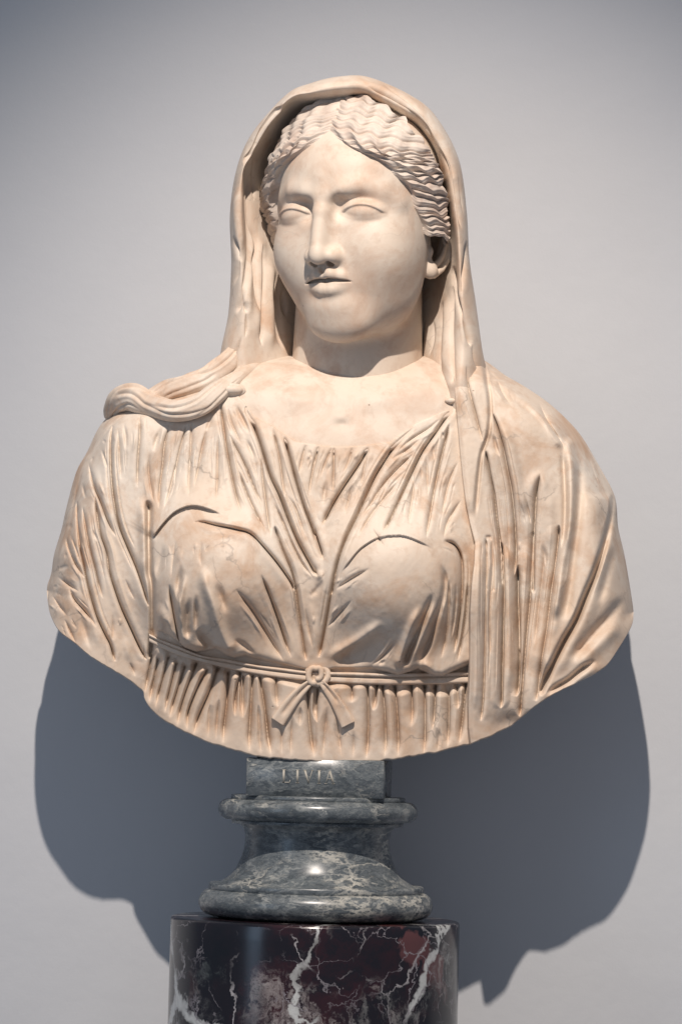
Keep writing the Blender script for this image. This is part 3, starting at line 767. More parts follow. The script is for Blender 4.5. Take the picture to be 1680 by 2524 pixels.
# ---- bare chest ------------------------------------------------------------
xs = np.linspace(578, 1140, 240); ys = np.linspace(825, 1150, 140)
X, Y = np.meshgrid(xs, ys)
H = torso_h(X, Y)
s, _ = poly_dist(X, Y, NECKLINE)
H = H + 2 - 40 * sstep(14, 34, s)
H += 4 * np.exp(-((X - 838) / 22) ** 2 - ((Y - 1026) / 14) ** 2) - 4 * np.exp(-((X - 842) / 16) ** 2 - ((Y - 1046) / 10) ** 2)
H += 2 * np.exp(-(((Y - (1005 - .22 * np.abs(X - 838))) / 16) ** 2)) * sstep(40, 110, np.abs(X - 838))
H += 1.0 * noise2(X / 40, Y / 40)
H = H - 120 * sstep(600, 530, X) * sstep(985, 930, Y) - 120 * sstep(1110, 1170, X) * sstep(985, 930, Y)
sheet("chest", X, Y, H, M_SKIN, back=60)

# ---- mantle ----------------------------------------------------------------
MEDGE = np.array([(1108, 800), (1110, 850), (1115, 920), (1120, 990), (1125, 1046), (1131, 1113), (1138, 1183), (1145, 1236), (1155, 1288), (1168, 1338),
    (1166, 1388), (1160, 1440), (1156, 1510), (1155, 1650), (1152, 1740), (1152, 1795), (1158, 1840), (1160, 1900)], float)
MAN = [
 (5, 's', 30, 12, [(380, 0), (405, 150), (415, 250), (435, 350), (442, 480), (430, 620), (400, 700), (380, 780), (365, 900), (350, 1050), (338, 1215)], (0, .2)),
 (5, 'g', 6, 18, [(384, 0), (412, 150), (424, 250), (443, 350), (450, 480), (438, 620), (408, 710), (386, 780), (371, 900), (356, 1050), (342, 1215)], (0, .15)),
 (5, 'f', 6, 11, [(262, 160), (300, 330), (340, 480), (370, 600), (402, 690)], (.05, .2)),
 (5, 'f', 6, 10, [(490, 230), (540, 350), (605, 435)]), (5, 'r', 9, 9, [(430, 240), (500, 340), (590, 435)]), (5, 'f', 5, 9, [(410, 100), (440, 180), (500, 240), (570, 290)]),
 (5, 'r', 11, 16, [(430, 165), (560, 290), (700, 400), (800, 500), (870, 580), (930, 680), (975, 720)], (.1, .1)), (5, 'g', 8, 8, [(600, 380), (720, 460), (800, 540), (870, 630)]),
 (5, 'f', 6, 15, [(785, 395), (830, 500), (890, 600), (950, 690), (972, 745)]), (5, 'r', 11, 14, [(830, 420), (900, 540), (960, 620), (1000, 680)]),
 (5, 'r', 13, 24, [(990, 640), (1010, 750), (1022, 900), (1022, 1050), (1012, 1250), (990, 1400), (960, 1550), (925, 1720), (890, 1950)], (.1, .3)),
 (5, 'g', 8, 15, [(955, 715), (965, 900), (975, 1100), (970, 1300), (948, 1460)]), (5, 'g', 13, 14, [(1055, 800), (1072, 1000), (1062, 1200), (1040, 1400), (1008, 1720), (960, 1950)]),
 (5, 'f', 5, 17, [(448, 450), (490, 560), (530, 700), (560, 850), (590, 1000), (612, 1200), (622, 1400), (620, 1560), (608, 1650)]),
 (5, 'g', 5, 10, [(468, 610), (490, 720), (522, 795)]), (5, 'r', 13, 12, [(520, 540), (580, 680), (620, 850), (662, 1050), (702, 1210)]),
 (5, 'f', 5, 16, [(408, 730), (440, 900), (470, 1050), (492, 1250), (512, 1400), (526, 1720)], (.1, .02)),
 (5, 'f', 7, 18, [(800, 900), (768, 1030), (756, 1200), (746, 1400), (741, 1720)], (1, .0)), (5, 'r', 12, 5, [(840, 1100), (825, 980), (790, 925), (755, 985), (735, 1100)]),
 (5, 'f', 6, 10, [(685, 1040), (720, 1200), (742, 1300)]), (5, 'f', 5, 11, [(415, 1385), (416, 1550), (421, 1720)], (.15, 0)), (5, 'f', 5, 10, [(462, 1385), (466, 1550), (466, 1720)], (.15, 0)),
 (5, 'g', 8, 10, [(808, 1390), (832, 1500), (820, 1610)]), (5, 'g', 5, 8, [(415, 1385), (435, 1345), (462, 1385)]), (5, 'r', 14, 8, [(850, 1000), (870, 1200), (860, 1450)]),
 (5, 'f', 7, 7, [(1090, 720), (1150, 830), (1200, 960), (1240, 1060)]), (5, 'g', 14, 9, [(1180, 780), (1230, 950), (1260, 1100), (1230, 1300)]),
 (8, 'g', 9, 34, [(1310, -253), (1303, -150), (1280, -3), (1240, 150), (1180, 330), (1110, 500), (1050, 650), (970, 790), (900, 930), (840, 1060), (785, 1190)], (.04, .03)),
 (8, 's', 26, 18, [(1298, -253), (1290, -150), (1262, -3), (1222, 150), (1162, 330), (1092, 500), (1030, 650), (950, 790), (882, 930), (822, 1060)], (.1, .2)),
 (8, 'r', 16, 10, [(1330, -100), (1300, 80), (1240, 300), (1150, 560), (1020, 820), (900, 1050)]),
 (8, 'g', 12, 13, [(1325, 110), (1290, 250), (1250, 380), (1200, 560)]), (8, 'g', 14, 20, [(1405, 470), (1300, 610), (1200, 720), (1100, 840), (1000, 940)]),
 (8, 'r', 16, 10, [(1390, 640), (1280, 760), (1150, 880), (1020, 1000)]),
 (8, 'g', 8, 24, [(1200, 930), (1100, 990), (1000, 1070), (900, 1130), (830, 1185)]), (8, 'r', 11, 10, [(1240, 960), (1120, 1030), (1010, 1110)]),
 (8, 'f', 5.5, 24, [(520, 90), (530, 300), (535, 500), (530, 750), (525, 1000), (520, 1275)], (.05, .02)), (8, 'f', 5, 17, [(620, 90), (615, 250), (604, 345)]),
 (8, 'f', 8, 28, [(640, 250), (632, 420), (636, 600), (642, 800), (642, 1000), (630, 1190)], (.15, .02)),
 (8, 'f', 6, 18, [(746, -10), (735, 250), (720, 500), (700, 720), (680, 950), (665, 1150), (653, 1330)], (.03, .02)),
 (8, 'f', 5, 12, [(416, 70), (420, 300), (410, 600), (405, 900), (395, 1180), (380, 1360)], (.05, .02)), (8, 'f', 5, 9, [(460, 80), (460, 300), (441, 600), (446, 920)]),
 (8, 'f', 10, 8, [(830, 140), (810, 350), (780, 600), (760, 820)]), (8, 'f', 7, 15, [(930, -20), (900, 250), (870, 450), (840, 700), (800, 950), (768, 1220)], (.05, .05)),
 (8, 'g', 12, 10, [(1010, 40), (972, 300), (958, 440)]), (8, 'r', 12, 8, [(985, 250), (930, 520), (870, 800)]), (8, 'r', 12, 9, [(690, 100), (680, 420), (665, 750), (650, 1050)]),
 (8, 'r', 9, 8, [(575, 120), (585, 500), (585, 900), (575, 1150)]), (8, 'r', 9, 8, [(375, 200), (362, 600), (350, 1000), (335, 1300)]),
 (8, 'g', 30, 16, [(430, 1440), (540, 1390), (660, 1320)], (1, 1)),
]
MAN += finer(MAN, 9)
X, Y = torso_grid(1085, 1560, 0.9, ytop=None)
H = torso_h(X, Y)
lift = sinterp(Y, [840, 900, 960, 1050, 1150, 1300, 1400, 1500, 1650, 1830], [46, 40, 34, 22, 19, 26, 42, 56, 64, 62])
H = H + 8 + lift * (1 - sstep(1190, 1420, X))
H = carve(X, Y, H, MAN, 1.0, 0.0); CUT = carve.neg
GX, GY = carve.X, carve.Y
H += 1.2 * noise2(X / 40, Y / 60) + 0.3 * noise2(X / 9 + 40, Y / 11)
s, _ = poly_dist(X, Y, MEDGE)      # left of the edge: tuck under
s = -s
H = H - 92 * sstep(3, -6, s) - 10 * np.exp(-(s / 9) ** 2)
e = edge_fac(X, Y, 70); e = e + (1 - e) * sstep(1215, 1170, X); H = -45 + (H + 45) * e
mantle = sheet("mantle", GX, GY, H, M_CLOTH, cut=CUT, smooth=False)

# ---- belt ------------------------------------------------------------------
bu = np.array([(368, 1562), (400, 1577), (440, 1592), (498, 1615), (560, 1624), (630, 1638), (700, 1647), (756, 1654), (813, 1656), (870, 1657), (948, 1659), (1050, 1658), (1120, 1656), (1185, 1654)], float)
bl_ = np.array([(368, 1582), (400, 1598), (440, 1616), (498, 1632), (560, 1648), (630, 1662), (700, 1672), (756, 1678), (813, 1682), (870, 1686), (948, 1688), (1050, 1687), (1120, 1685), (1185, 1683)], float)
nb_ = 330
U_ = crom(bu, nb_); D_ = crom(bl_, nb_)
prof_t = np.array([0, 0, .03, .10, .22, .30, .36, .40, .44, .50, .60, .74, .86, .94, .98, 1, 1])
prof_h = np.array([-26, -4, 6, 10.5, 12, 9.5, 4, 1.5, 4, 8, 9.5, 10, 11.5, 9, 4, -4, -26])
X = U_[None, :, 0] * (1 - prof_t[:, None]) + D_[None, :, 0] * prof_t[:, None]
Y = U_[None, :, 1] * (1 - prof_t[:, None]) + D_[None, :, 1] * prof_t[:, None]
Xm = X[8:9]; Ym = Y[8:9] * 0 + np.maximum(Y[-1:], 0) + 4
Hb = torso_h(X, Y) + 5 - 12 + 5 + prof_h[:, None] + 0.8 * noise2(X / 18, Y / 9)
P = unproj(X, Y, -Hb)
belt = make_mesh("belt", P.reshape(-1, 3), grid_faces(*P.shape[:2]), M_CLOTH, bust, base_bust)

def hb(x, y): return float(torso_h(np.array([x * 1.0]), np.array([y * 1.0]))[0]) - 7
# ribbon ends of the bow
def ribbon(name, cl, wd, groove):
    c = crom(cl, 60); tng = np.gradient(c, axis=0); tng /= np.hypot(*tng.T)[:, None]
    nrm = np.stack([-tng[:, 1], tng[:, 0]], -1); wv = np.interp(np.linspace(0, 1, 60), np.linspace(0, 1, len(wd)), wd)
    q = np.array([-1, -1, -.96, -.8, -.5, -.25, 0, .25, .5, .8, .96, 1, 1]); hh = np.array([-16, 0, 5, 7.5, 7.5, 7, 7, 7, 7.5, 7.5, 5, 0, -16.])
    X = c[None, :, 0] + q[:, None] * wv[None] * nrm[None, :, 0]; Y = c[None, :, 1] + q[:, None] * wv[None] * nrm[None, :, 1]
    t = np.linspace(0, 1, 60)[None]
    Hh = torso_h(X, Y) + 20 + hh[:, None] - 8 * (1 - t) - 6.5 * np.exp(-((q[:, None] - groove[0]) / .22) ** 2) * (1 - sstep(groove[1], groove[1] + .15, t))
    P = unproj(X, Y, -Hh)
    end = P[:, -1:].copy(); end[..., 1] += 16
    st = P[:, :1].copy(); st[..., 1] += 16
    P = np.concatenate([st, P, end], 1)
    return make_mesh(name, P.reshape(-1, 3), grid_faces(*P.shape[:2]), M_CLOTH, belt, base_bust)
ribbon("ribbon_end", [(770, 1678), (748, 1697), (725, 1722), (704, 1750), (684, 1780)], [7, 12, 15, 17, 18], (.0, .75))
ribbon("ribbon_end", [(789, 1680), (806, 1700), (826, 1728), (842, 1757), (857, 1787)], [7, 11, 14, 16, 18], (-.25, .45))
# knot
ck = np.array([782, 1663]); hk = hb(782, 1663)
def kp(dx, dy, h): return unproj(ck[0] + dx, ck[1] + dy, -(hk + h))
def knot_fn(P):
    P = P.astype(np.float32)
    d = s_ell(P, kp(0, 0, 0), (26, 16, 25))
    a1 = [kp(26 * math.cos(t), 22 * math.sin(t) , 12 + 3 * math.sin(t)) for t in np.radians(np.linspace(-150, 110, 12))]
    d = smin(d, s_chain(P, a1, [8] * 12), 2.5)
    a2 = [kp(-10 + 12 * math.cos(t), 2 + 19 * math.sin(t), 20) for t in np.radians(np.linspace(80, 290, 10))]
    d = smin(d, s_chain(P, a2, [7] * 10), 2.0)
    a3 = [kp(2 + 8 * math.cos(t), -3 + 14 * math.sin(t), 22) for t in np.radians(np.linspace(-120, 100, 10))]
    d = smin(d, s_chain(P, a3, [6.5] * 10), 2.0)
    return d
c0 = kp(0, 0, 0)
P, F = surface_nets(knot_fn, c0 - 46, c0 + 46, 2.0)
make_mesh("knot", P, F, M_CLOTH, belt, base_bust)

# ---- shoulder roll and clasp ------------------------------------------------
def schain(P, pts, rs):
    c = crom(np.column_stack([np.array(pts), rs]), len(pts) * 4)
    return s_chain(P, c[:, :3], c[:, 3], 3)
def surf(x, y):
    x = np.array([float(x)]); y = np.array([float(y)])
    return float((-45 + (torso_h(x, y) + 50) * edge_fac(x, y))[0])
def on(x, y, o): return unproj(x, y, -(surf(x, y) + o))
R1 = [on(650, 893, -14), on(606, 918, 4), on(566, 944, 16), on(530, 970, 22), on(487, 1000, 22), on(430, 1013, 20), on(372, 1000, 20), unproj(330, 980, -66), unproj(298, 986, -40), unproj(278, 1008, -10), unproj(271, 1030, 18)]
R1R = [14, 16, 20, 27, 30, 30, 32, 36, 33, 23, 15]
R2 = [unproj(594, 838, -20), unproj(562, 890, -70), unproj(518, 930, -84), unproj(466, 950, -84), unproj(415, 966, -68), unproj(372, 988, -60)]
R3 = [unproj(640, 850, 20), on(618, 890, -6), on(590, 925, 12), on(562, 948, 12)]
def sweep(path, rad, n, m, twist, flat, seed, creases):
    C = crom(np.column_stack([np.array(path), rad]), n); c = C[:, :3]; r = C[:, 3]
    T = np.gradient(c, axis=0); T /= np.linalg.norm(T, axis=1)[:, None]
    A = np.cross(T, np.array([0, 1.0, 0])); A /= np.linalg.norm(A, axis=1)[:, None] + 1e-9
    Bv = np.cross(T, A)
    th = np.linspace(0, 2 * math.pi, m, endpoint=False)[None, :]; t = np.linspace(0, 1, n)[:, None]
    rr = 1 + .05 * noise2(t * 9 + seed, th * 1.5) + .10 * np.cos(2 * (th - twist * t)) * np.sin(math.pi * t)
    for (t0, a0, t1, a1, dep, wd) in creases:
        q = np.clip((t - t0) / (t1 - t0), 0, 1); ang = a0 + (a1 - a0) * q
        dd = np.abs((th - ang + math.pi) % (2 * math.pi) - math.pi)
        on_ = sstep(t0 - .02, t0 + .08, t) * sstep(t1 + .02, t1 - .08, t)
        dep = dep * .62
        rr = rr - dep * on_ * np.exp(-(dd / wd) ** 1.2) + .45 * dep * on_ * np.exp(-((dd - 2.6 * wd) / (1.3 * wd)) ** 2)
    rr = rr * r[:, None]
    P = c[:, None] + A[:, None] * (rr * np.cos(th))[..., None] + Bv[:, None] * (rr * np.sin(th) * flat)[..., None]
    P[0] = c[0]; P[-1] = c[-1]
    return P
S1 = sweep(R1, R1R, 170, 120, 3.0, .78, 2, [(.08, 2.7, .58, 1.5, .30, .10), (.34, .9, .80, 1.9, .20, .09), (.50, 2.7, .97, 1.7, .26, .10), (.62, .8, .98, 1.1, .18, .09), (.15, 1.3, .45, .7, .15, .08)])
S2 = sweep(R2, [10, 26, 30, 31, 32, 28], 130, 110, 2.0, .85, 7, [(.03, 1.2, .55, 2.4, .28, .11), (.22, 2.9, .95, 1.9, .24, .10), (.35, 1.5, .85, 1.2, .18, .09), (.1, 2.2, .4, 2.9, .15, .08)])
S3 = sweep(R3, [22, 20, 17, 10], 70, 80, 1.0, .85, 4, [(.15, 1.2, .95, 1.8, .25, .12), (.1, 2.4, .7, 2.3, .15, .1)])
V = np.concatenate([q.reshape(-1, 3) for q in (S1, S2, S3)]); F = []; o_ = 0
for q in (S1, S2, S3):
    F.append(grid_faces(q.shape[0], q.shape[1], True, False, o_)); o_ += q.shape[0] * q.shape[1]
make_mesh("shoulder_roll", V, np.vstack(F), M_VEIL, bust, base_bust)
cb = on(574, 961, 14)
def clasp_fn(P):
    d = s_ell(P, cb, (24, 11, 11))
    return smin(d, s_ell(P, cb + np.array([0, 6, 0]), (31, 8, 17)), 2)
P, F = surface_nets(clasp_fn, cb - 40, cb + 40, 2.0)
make_mesh("clasp", P, F, M_CLOTH, bust, base_bust)
cb2 = on(1110, 988, 2)
P, F = surface_nets(lambda P: s_ell(P, cb2, (15, 8, 7)), cb2 - 24, cb2 + 24, 2.0)
make_mesh("clasp", P, F, M_CLOTH, bust, base_bust)

# ---- head --------------------------------------------------------------------
YAW = math.radians(27.5); PIT = math.radians(7.0); RLL = math.radians(0.0)
HC = unproj(883, 532, -75)
Rz = np.array([[math.cos(YAW), math.sin(YAW), 0], [-math.sin(YAW), math.cos(YAW), 0], [0, 0, 1]])   # face to viewer's left
Rx = np.array([[1, 0, 0], [0, math.cos(PIT), math.sin(PIT)], [0, -math.sin(PIT), math.cos(PIT)]])
Rx = np.array([[1, 0, 0], [0, math.cos(PIT), -math.sin(PIT)], [0, math.sin(PIT), math.cos(PIT)]])
Ry = np.array([[math.cos(RLL), 0, math.sin(RLL)], [0, 1, 0], [-math.sin(RLL), 0, math.cos(RLL)]])
RH = Rz @ Rx @ Ry
def to_local(P): return (P - HC) @ RH
def to_world(L): return np.asarray(L, float) @ RH.T + HC
NK0 = unproj(886, 690, 14); NK1 = unproj(878, 960, 42)

def rot_eye(A):
    """eye frame: turned outwards with the curve of the face"""
    c, q = math.cos(EYA), math.sin(EYA); x = A[:, 0] - EC[0]; y = A[:, 1] - EC[1]; z = A[:, 2] - EC[2]
    return np.stack([x * c + y * q, -x * q + y * c, z + .06 * x], -1)
EC = np.array([85.0, -129.0, 1.0], np.float32); EYA = math.radians(16)
def face_sdf(L):
    L = L.astype(np.float32).copy()
    L[:, 0] -= .06 * np.clip(-L[:, 2] - 70, 0, None)     # the lower face leans a little
    A = L.copy(); A[:, 0] = np.abs(A[:, 0])          # symmetric
    d = s_ell(L, (0, 40, 88), (190, 216, 200))
    d = smin(d, s_ell(L, (0, -18, 72), (172, 172, 130)), 40)
    d = smin(d, s_ell(L, (0, -30, -55), (186, 160, 222)), 46)
    d = smin(d, s_ell(L, (0, -50, -174), (148, 134, 128)), 56)
    d = smin(d, s_ell(A, (98, -100, -92), (74, 76, 88)), 44)
    d = smin(d, s_ell(L, (0, -140, -262), (76, 46, 48)), 54)
    # brow
    br = s_chain(A, [(14, -181, 36), (50, -178, 52), (90, -161, 60), (128, -124, 46), (150, -94, 20)], [10, 11, 11, 11, 9], 6)
    d = smin(d, br, 34)
    # sockets
    d = smax(d, -s_ell(A, (88, -200, 18), (66, 37, 18)), 26)
    d = smax(d, -s_ell(A, (44, -206, 4), (20, 32, 24)), 24)
    # nose
    ns = s_chain(L, [(0, -172, 80), (0, -184, 40), (0, -200, 0), (0, -225, -86)], [16, 16, 16, 17], 10)
    ns = smin(ns, s_caps(L, (0, -188, 0), (0, -190, -98), 17, 34), 20)
    d = smin(d, ns, 19)
    d = smin(d, s_ell(L, (0, -229, -104), (20, 19, 21)), 13)
    d = smin(d, s_ell(A, (29, -196, -106), (18, 30, 19)), 16)
    d = smax(d, -s_ell(A, (21, -206, -123), (9, 17, 10)), 5)
    # eyes
    E = rot_eye(A)
    lid = s_ell(E, (0, 0, 1), (59, 55, 38))
    d = smin(d, lid, 7)
    ux, uz, ur = 0., 12.5 - 74., 74.; lx_, lz, lr = 0., -13.5 + 112., 112.
    al = np.maximum(np.sqrt((E[:, 0] - ux) ** 2 + (E[:, 2] - uz) ** 2) - ur, np.sqrt((E[:, 0] - lx_) ** 2 + (E[:, 2] - lz) ** 2) - lr)
    al = np.maximum(al, E[:, 1] + 4)
    d = smax(d, -al, 9)
    du = np.sqrt((E[:, 0] - ux) ** 2 + (E[:, 2] - uz) ** 2) - ur
    d = d - 2.4 * np.exp(-((du - 6.0) / 5.0) ** 2) * (np.abs(E[:, 0]) < 62) * (E[:, 2] > -14) * (E[:, 1] < -8) * sstep(62, 40, np.abs(E[:, 0]))
    eye = s_ell(E, (0, 0, -1), (57, 52, 38))
    d = smin(d, eye, 3.0)
    # philtrum + muzzle + lips
    d = smin(d, s_ell(L, (0, -138, -160), (72, 42, 46)), 34)
    ul = s_chain(A, [(60, -159, -163), (38, -184, -154), (15, -200, -147), (0, -199, -150)], [6, 12, 13.5, 12.5], 6)
    d = smin(d, ul, 12)
    qx = np.linspace(1, 0, 8) ** .8
    ll = s_chain(A, [(57 * q, -195 + 35 * q ** 2.2, -186 + 14 * q ** 2) for q in qx], [13 - 8.5 * q ** 1.6 for q in qx], 5)
    ll = smin(ll, s_chain(A, [(55 * q, -190 + 31 * q ** 2.2, -178 + 9 * q ** 2) for q in qx], [12 - 7.5 * q ** 1.6 for q in qx], 5), 8)
    d = smin(d, ll, 11)
    zc_ = np.interp(A[:, 0], [0, 12, 30, 56, 70], [-163.5, -161, -163, -166, -170]).astype(np.float32)
    ws = np.interp(A[:, 0], [0, 34, 52, 62], [4.4, 3.8, 2.2, 0.2]).astype(np.float32)
    slit = np.maximum(np.maximum(np.abs(L[:, 2] - zc_) - ws, A[:, 0] - 62), np.maximum(-(d + 13), L[:, 1] + 110))
    d = smax(d, -slit, 4)
    d = smin(d, s_ell(L, (0, -150, -222), (58, 40, 30)), 30)
    d = smax(d, -s_caps(L, (0, -207, -128), (0, -205, -140), 4, 5), 10)
    return d
def neck_sdf(P):
    a = NK0.astype(np.float32); b = NK1.astype(np.float32)
    Q = P.astype(np.float32).copy(); Q[:, 1] = a[1] + (Q[:, 1] - a[1]) * 1.08
    return s_caps(Q, a, b, 154, 164)
# ear (only the one that shows)
def ear_fn(P):
    P = P.astype(np.float32)
    yy = lambda x: -100 + (x - 1046) * .85
    u = lambda x, y, o=0: unproj(x, y, yy(x) - o)
    d = s_ell(P, u(1060, 668, 6), (19, 18, 20))                                   # lobe
    d = smin(d, s_chain(P, [u(1044, 590, -10), u(1046, 618, -6), u(1052, 650, -2)], [16, 16, 15]), 14)
    plate = s_chain(P, [u(1078, 662, -16), u(1092, 634, -18), u(1098, 596, -18)], [15, 18, 18])
    d = smin(d, plate, 6)
    he = s_chain(P, [u(1068, 678, 3), u(1088, 664, 5), u(1104, 641, 6), u(1112, 612, 6), u(1111, 584, 5), u(1098, 566, 2)], [9, 7, 6, 5.5, 5.5, 5])
    d = smin(d, he, 3)
    an = s_chain(P, [u(1066, 656, 4), u(1078, 648, 6), u(1090, 630, 7), u(1097, 606, 6), u(1092, 588, 4)], [8, 7.5, 6.5, 6, 5])
    d = smin(d, an, 3)
    d = smin(d, s_ell(P, u(1058, 620, 8), (9, 12, 12)), 6)                        # tragus
    d = smax(d, -s_chain(P, [u(1068, 640, 12), u(1075, 624, 8), u(1080, 604, 6)], [7, 10, 10]), 4)   # concha
    return d
EB0 = unproj(1015, 720, 0); EB1 = unproj(1140, 555, 0)
def head_fn(P):
    d = smin(face_sdf(to_local(P)), neck_sdf(P), 22)
    m = (P[:, 0] > EB0[0]) & (P[:, 2] > EB0[2]) & (P[:, 2] < EB1[2]) & (P[:, 1] < 30)
    if m.any(): d[m] = smin(d[m], ear_fn(P[m]), 7)
    return d
lo = unproj(600, 980, -400); hi = unproj(1145, 200, 0)
P, F = surface_nets(head_fn, (lo[0], -420, lo[2]), (hi[0], 190, hi[2]), 2.4)
head = make_mesh("head", P, F, M_SKIN, bust, base_bust)

# ---- hair ------------------------------------------------------------------
def skull(P):
    L = to_local(P).astype(np.float32)
    d = s_ell(L, (0, 40, 88), (190, 216, 200))
    d = smin(d, s_ell(L, (0, -18, 72), (172, 172, 130)), 40)
    d = smin(d, s_ell(L, (0, 60, -40), (186, 150, 150)), 30)
    return smin(d, s_ell(L, (0, -30, -55), (180, 160, 222)), 46)
def hair_point(px, py, t):
    """surface of the hair mass (t above the skull) met by the tracing mark"""
    shp = px.shape; px = px.ravel(); py = py.ravel(); t = t.ravel()
    a = (px - 840.0) / DIST; b = (1262.0 - py) / DIST
    dv = a[:, None] * CR + b[:, None] * CU + _F
    dv /= np.linalg.norm(dv, axis=1)[:, None]
    s = np.full(px.shape, DIST - 520.0); best = np.full(px.shape, 1e9); sb = s.copy()
    for _ in range(34):
        d = skull(CP + dv * s[:, None]) - t
        m = d < best
        best = np.where(m, d, best); sb = np.where(m, s, sb)
        s = s + np.maximum(d, 0.0) * .9 + np.minimum(d, 0) * .5
    return (CP + dv * sb[:, None]).reshape(shp + (3,))

def hair_side(S, Mid, E, nv, nu, seed, nlock, wl, amp, tend):
    rg = np.random.RandomState(seed)
    S = crom(S, nv); Mid = crom(Mid, nv); E = crom(E, nv)
    v = np.linspace(0, 1, nv)[:, None]; part = sstep(.28, .2, v)
    uu = np.linspace(0, 1, nu)[None, :]; u0 = -.22 * (1 - part); uu = u0 + (1 - u0) * uu; u = uu[..., None]
    P = (1 - u) ** 2 * S[:, None] + 2 * u * (1 - u) * Mid[:, None] + u * u * E[:, None]
    L = np.linalg.norm(np.diff(P, axis=1), axis=2).mean(1)[:, None] * nu        # strand length
    dist = uu * L
    tan = np.gradient(P, axis=1); tan /= np.linalg.norm(tan, axis=2)[..., None] + 1e-9
    nor = np.stack([-tan[..., 1], tan[..., 0]], -1)
    ph = dist * 2 * math.pi / wl + 5.0 * v + .9 * noise2(v * 6 + seed, uu * 2.5) + .9 * noise2(v * 3 + 2 * seed, uu * 5.0)
    ampl = amp * (.55 + .45 * noise2(v * 9 + 3, uu * 2 + seed)) * sstep(0.02, .22, uu)
    dP = np.gradient(P, axis=0); spc = np.abs(dP[..., 0] * tan[..., 1] - dP[..., 1] * tan[..., 0]) * nv
    wave = ampl * np.sin(ph) * np.clip(spc / 330.0, .25, 1.0)
    P = P + nor * wave[..., None]
    # locks
    ed = np.sort(np.concatenate([[0], np.cumsum(rg.uniform(.35, 2.0, nlock))])); ed /= ed[-1]
    dP = np.gradient(P, axis=0); sp = np.abs(dP[..., 0] * tan[..., 1] - dP[..., 1] * tan[..., 0])[:, nu // 3:2 * nu // 3].mean(1)
    wv = np.concatenate([[0], np.cumsum(sp)[:-1]]); wv = (wv / wv[-1])[:, None]
    vv = np.clip(wv + .008 * noise2(v * 30, uu * 4 + seed) + 0 * uu, 0, .9999)
    k = np.clip(np.searchsorted(ed, vv.ravel(), side='right') - 1, 0, nlock - 1).reshape(vv.shape)
    f = (vv - ed[k]) / (ed[k + 1] - ed[k])
    hk_ = rg.uniform(.6, 1.35, nlock)[k]
    lock = np.clip(1 - (2 * f - 1) ** 2, 0, 1) ** .95 * hk_
    sub = .5 - .5 * np.cos(2 * math.pi * f * 3)
    bulge = .5 + .5 * np.sin(ph + 1.2)
    t0 = (1 - 3 * part) - 16 * sstep(.04, -.2, uu) * (1 - part) + (tend * .40) * sstep(-.05, .45, uu) + tend * .55 * np.clip(uu, 0, 1) ** 1.6
    det = lock * 8.0 * sstep(-.02, .2 + .12 * (1 - part), uu) + sub * 1.1 * sstep(0, .15, uu) + bulge * 4.5 * sstep(.05, .3, uu) + 1.2 * noise2(P[..., 0] / 12, P[..., 1] / 12)
    Q = hair_point(P[..., 0], P[..., 1], t0)
    n = np.zeros_like(Q); f = Q.reshape(-1, 3)
    for i in range(3):
        e = np.zeros(3); e[i] = 2.0
        n[..., i] = (skull(f + e) - skull(f - e)).reshape(Q.shape[:2])
    n /= np.linalg.norm(n, axis=2)[..., None] + 1e-9
    return Q + n * (det - 6)[..., None]

SR = [(800, 236), (797, 262), (792, 285), (790, 305), (820, 338), (862, 364), (905, 382), (940, 402), (962, 428), (985, 446), (1002, 470), (1010, 505), (1024, 530), (1034, 552), (1038, 572)]
MR = [(850, 226), (868, 250), (878, 288), (885, 332), (930, 384), (962, 394), (985, 408), (1010, 430), (1026, 452), (1040, 470), (1050, 493), (1056, 520), (1064, 545), (1071, 567), (1074, 588)]
ER = [(905, 236), (970, 277), (1016, 318), (1050, 362), (1066, 388), (1074, 402), (1081, 418), (1086, 436), (1091, 455), (1095, 476), (1099, 498), (1102, 522), (1105, 546), (1107, 567), (1107, 588)]
PR = hair_side(SR, MR, ER, 420, 210, 3, 20, 54, np.interp(np.linspace(0, 1, 420), [0, .3, .5, 1], [8, 8, 9.5, 9])[:, None], 34)
Q = hair_side(SR, MR, ER, 420, 210, 23, 18, 50, 6.5, np.interp(np.linspace(0, 1, 420), [0, .3, .6, 1], [34, 46, 68, 60])[:, None])
QL = to_local(Q); QL[..., 0] = -QL[..., 0] + 3
PL = to_world(QL)
def skirt(P, back):
    e = P[:, -1:].copy(); e[..., 1] += back
    return np.concatenate([P, e], 1)
PR = skirt(PR, 90); PL = skirt(PL, 70)
V = np.concatenate([PR.reshape(-1, 3), PL.reshape(-1, 3)])
F = np.vstack([grid_faces(*PR.shape[:2]), grid_faces(*PL.shape[:2], flip=True, off=PR.shape[0] * PR.shape[1])])
hair = make_mesh("hair", V, F, M_HAIR, bust, base_bust)

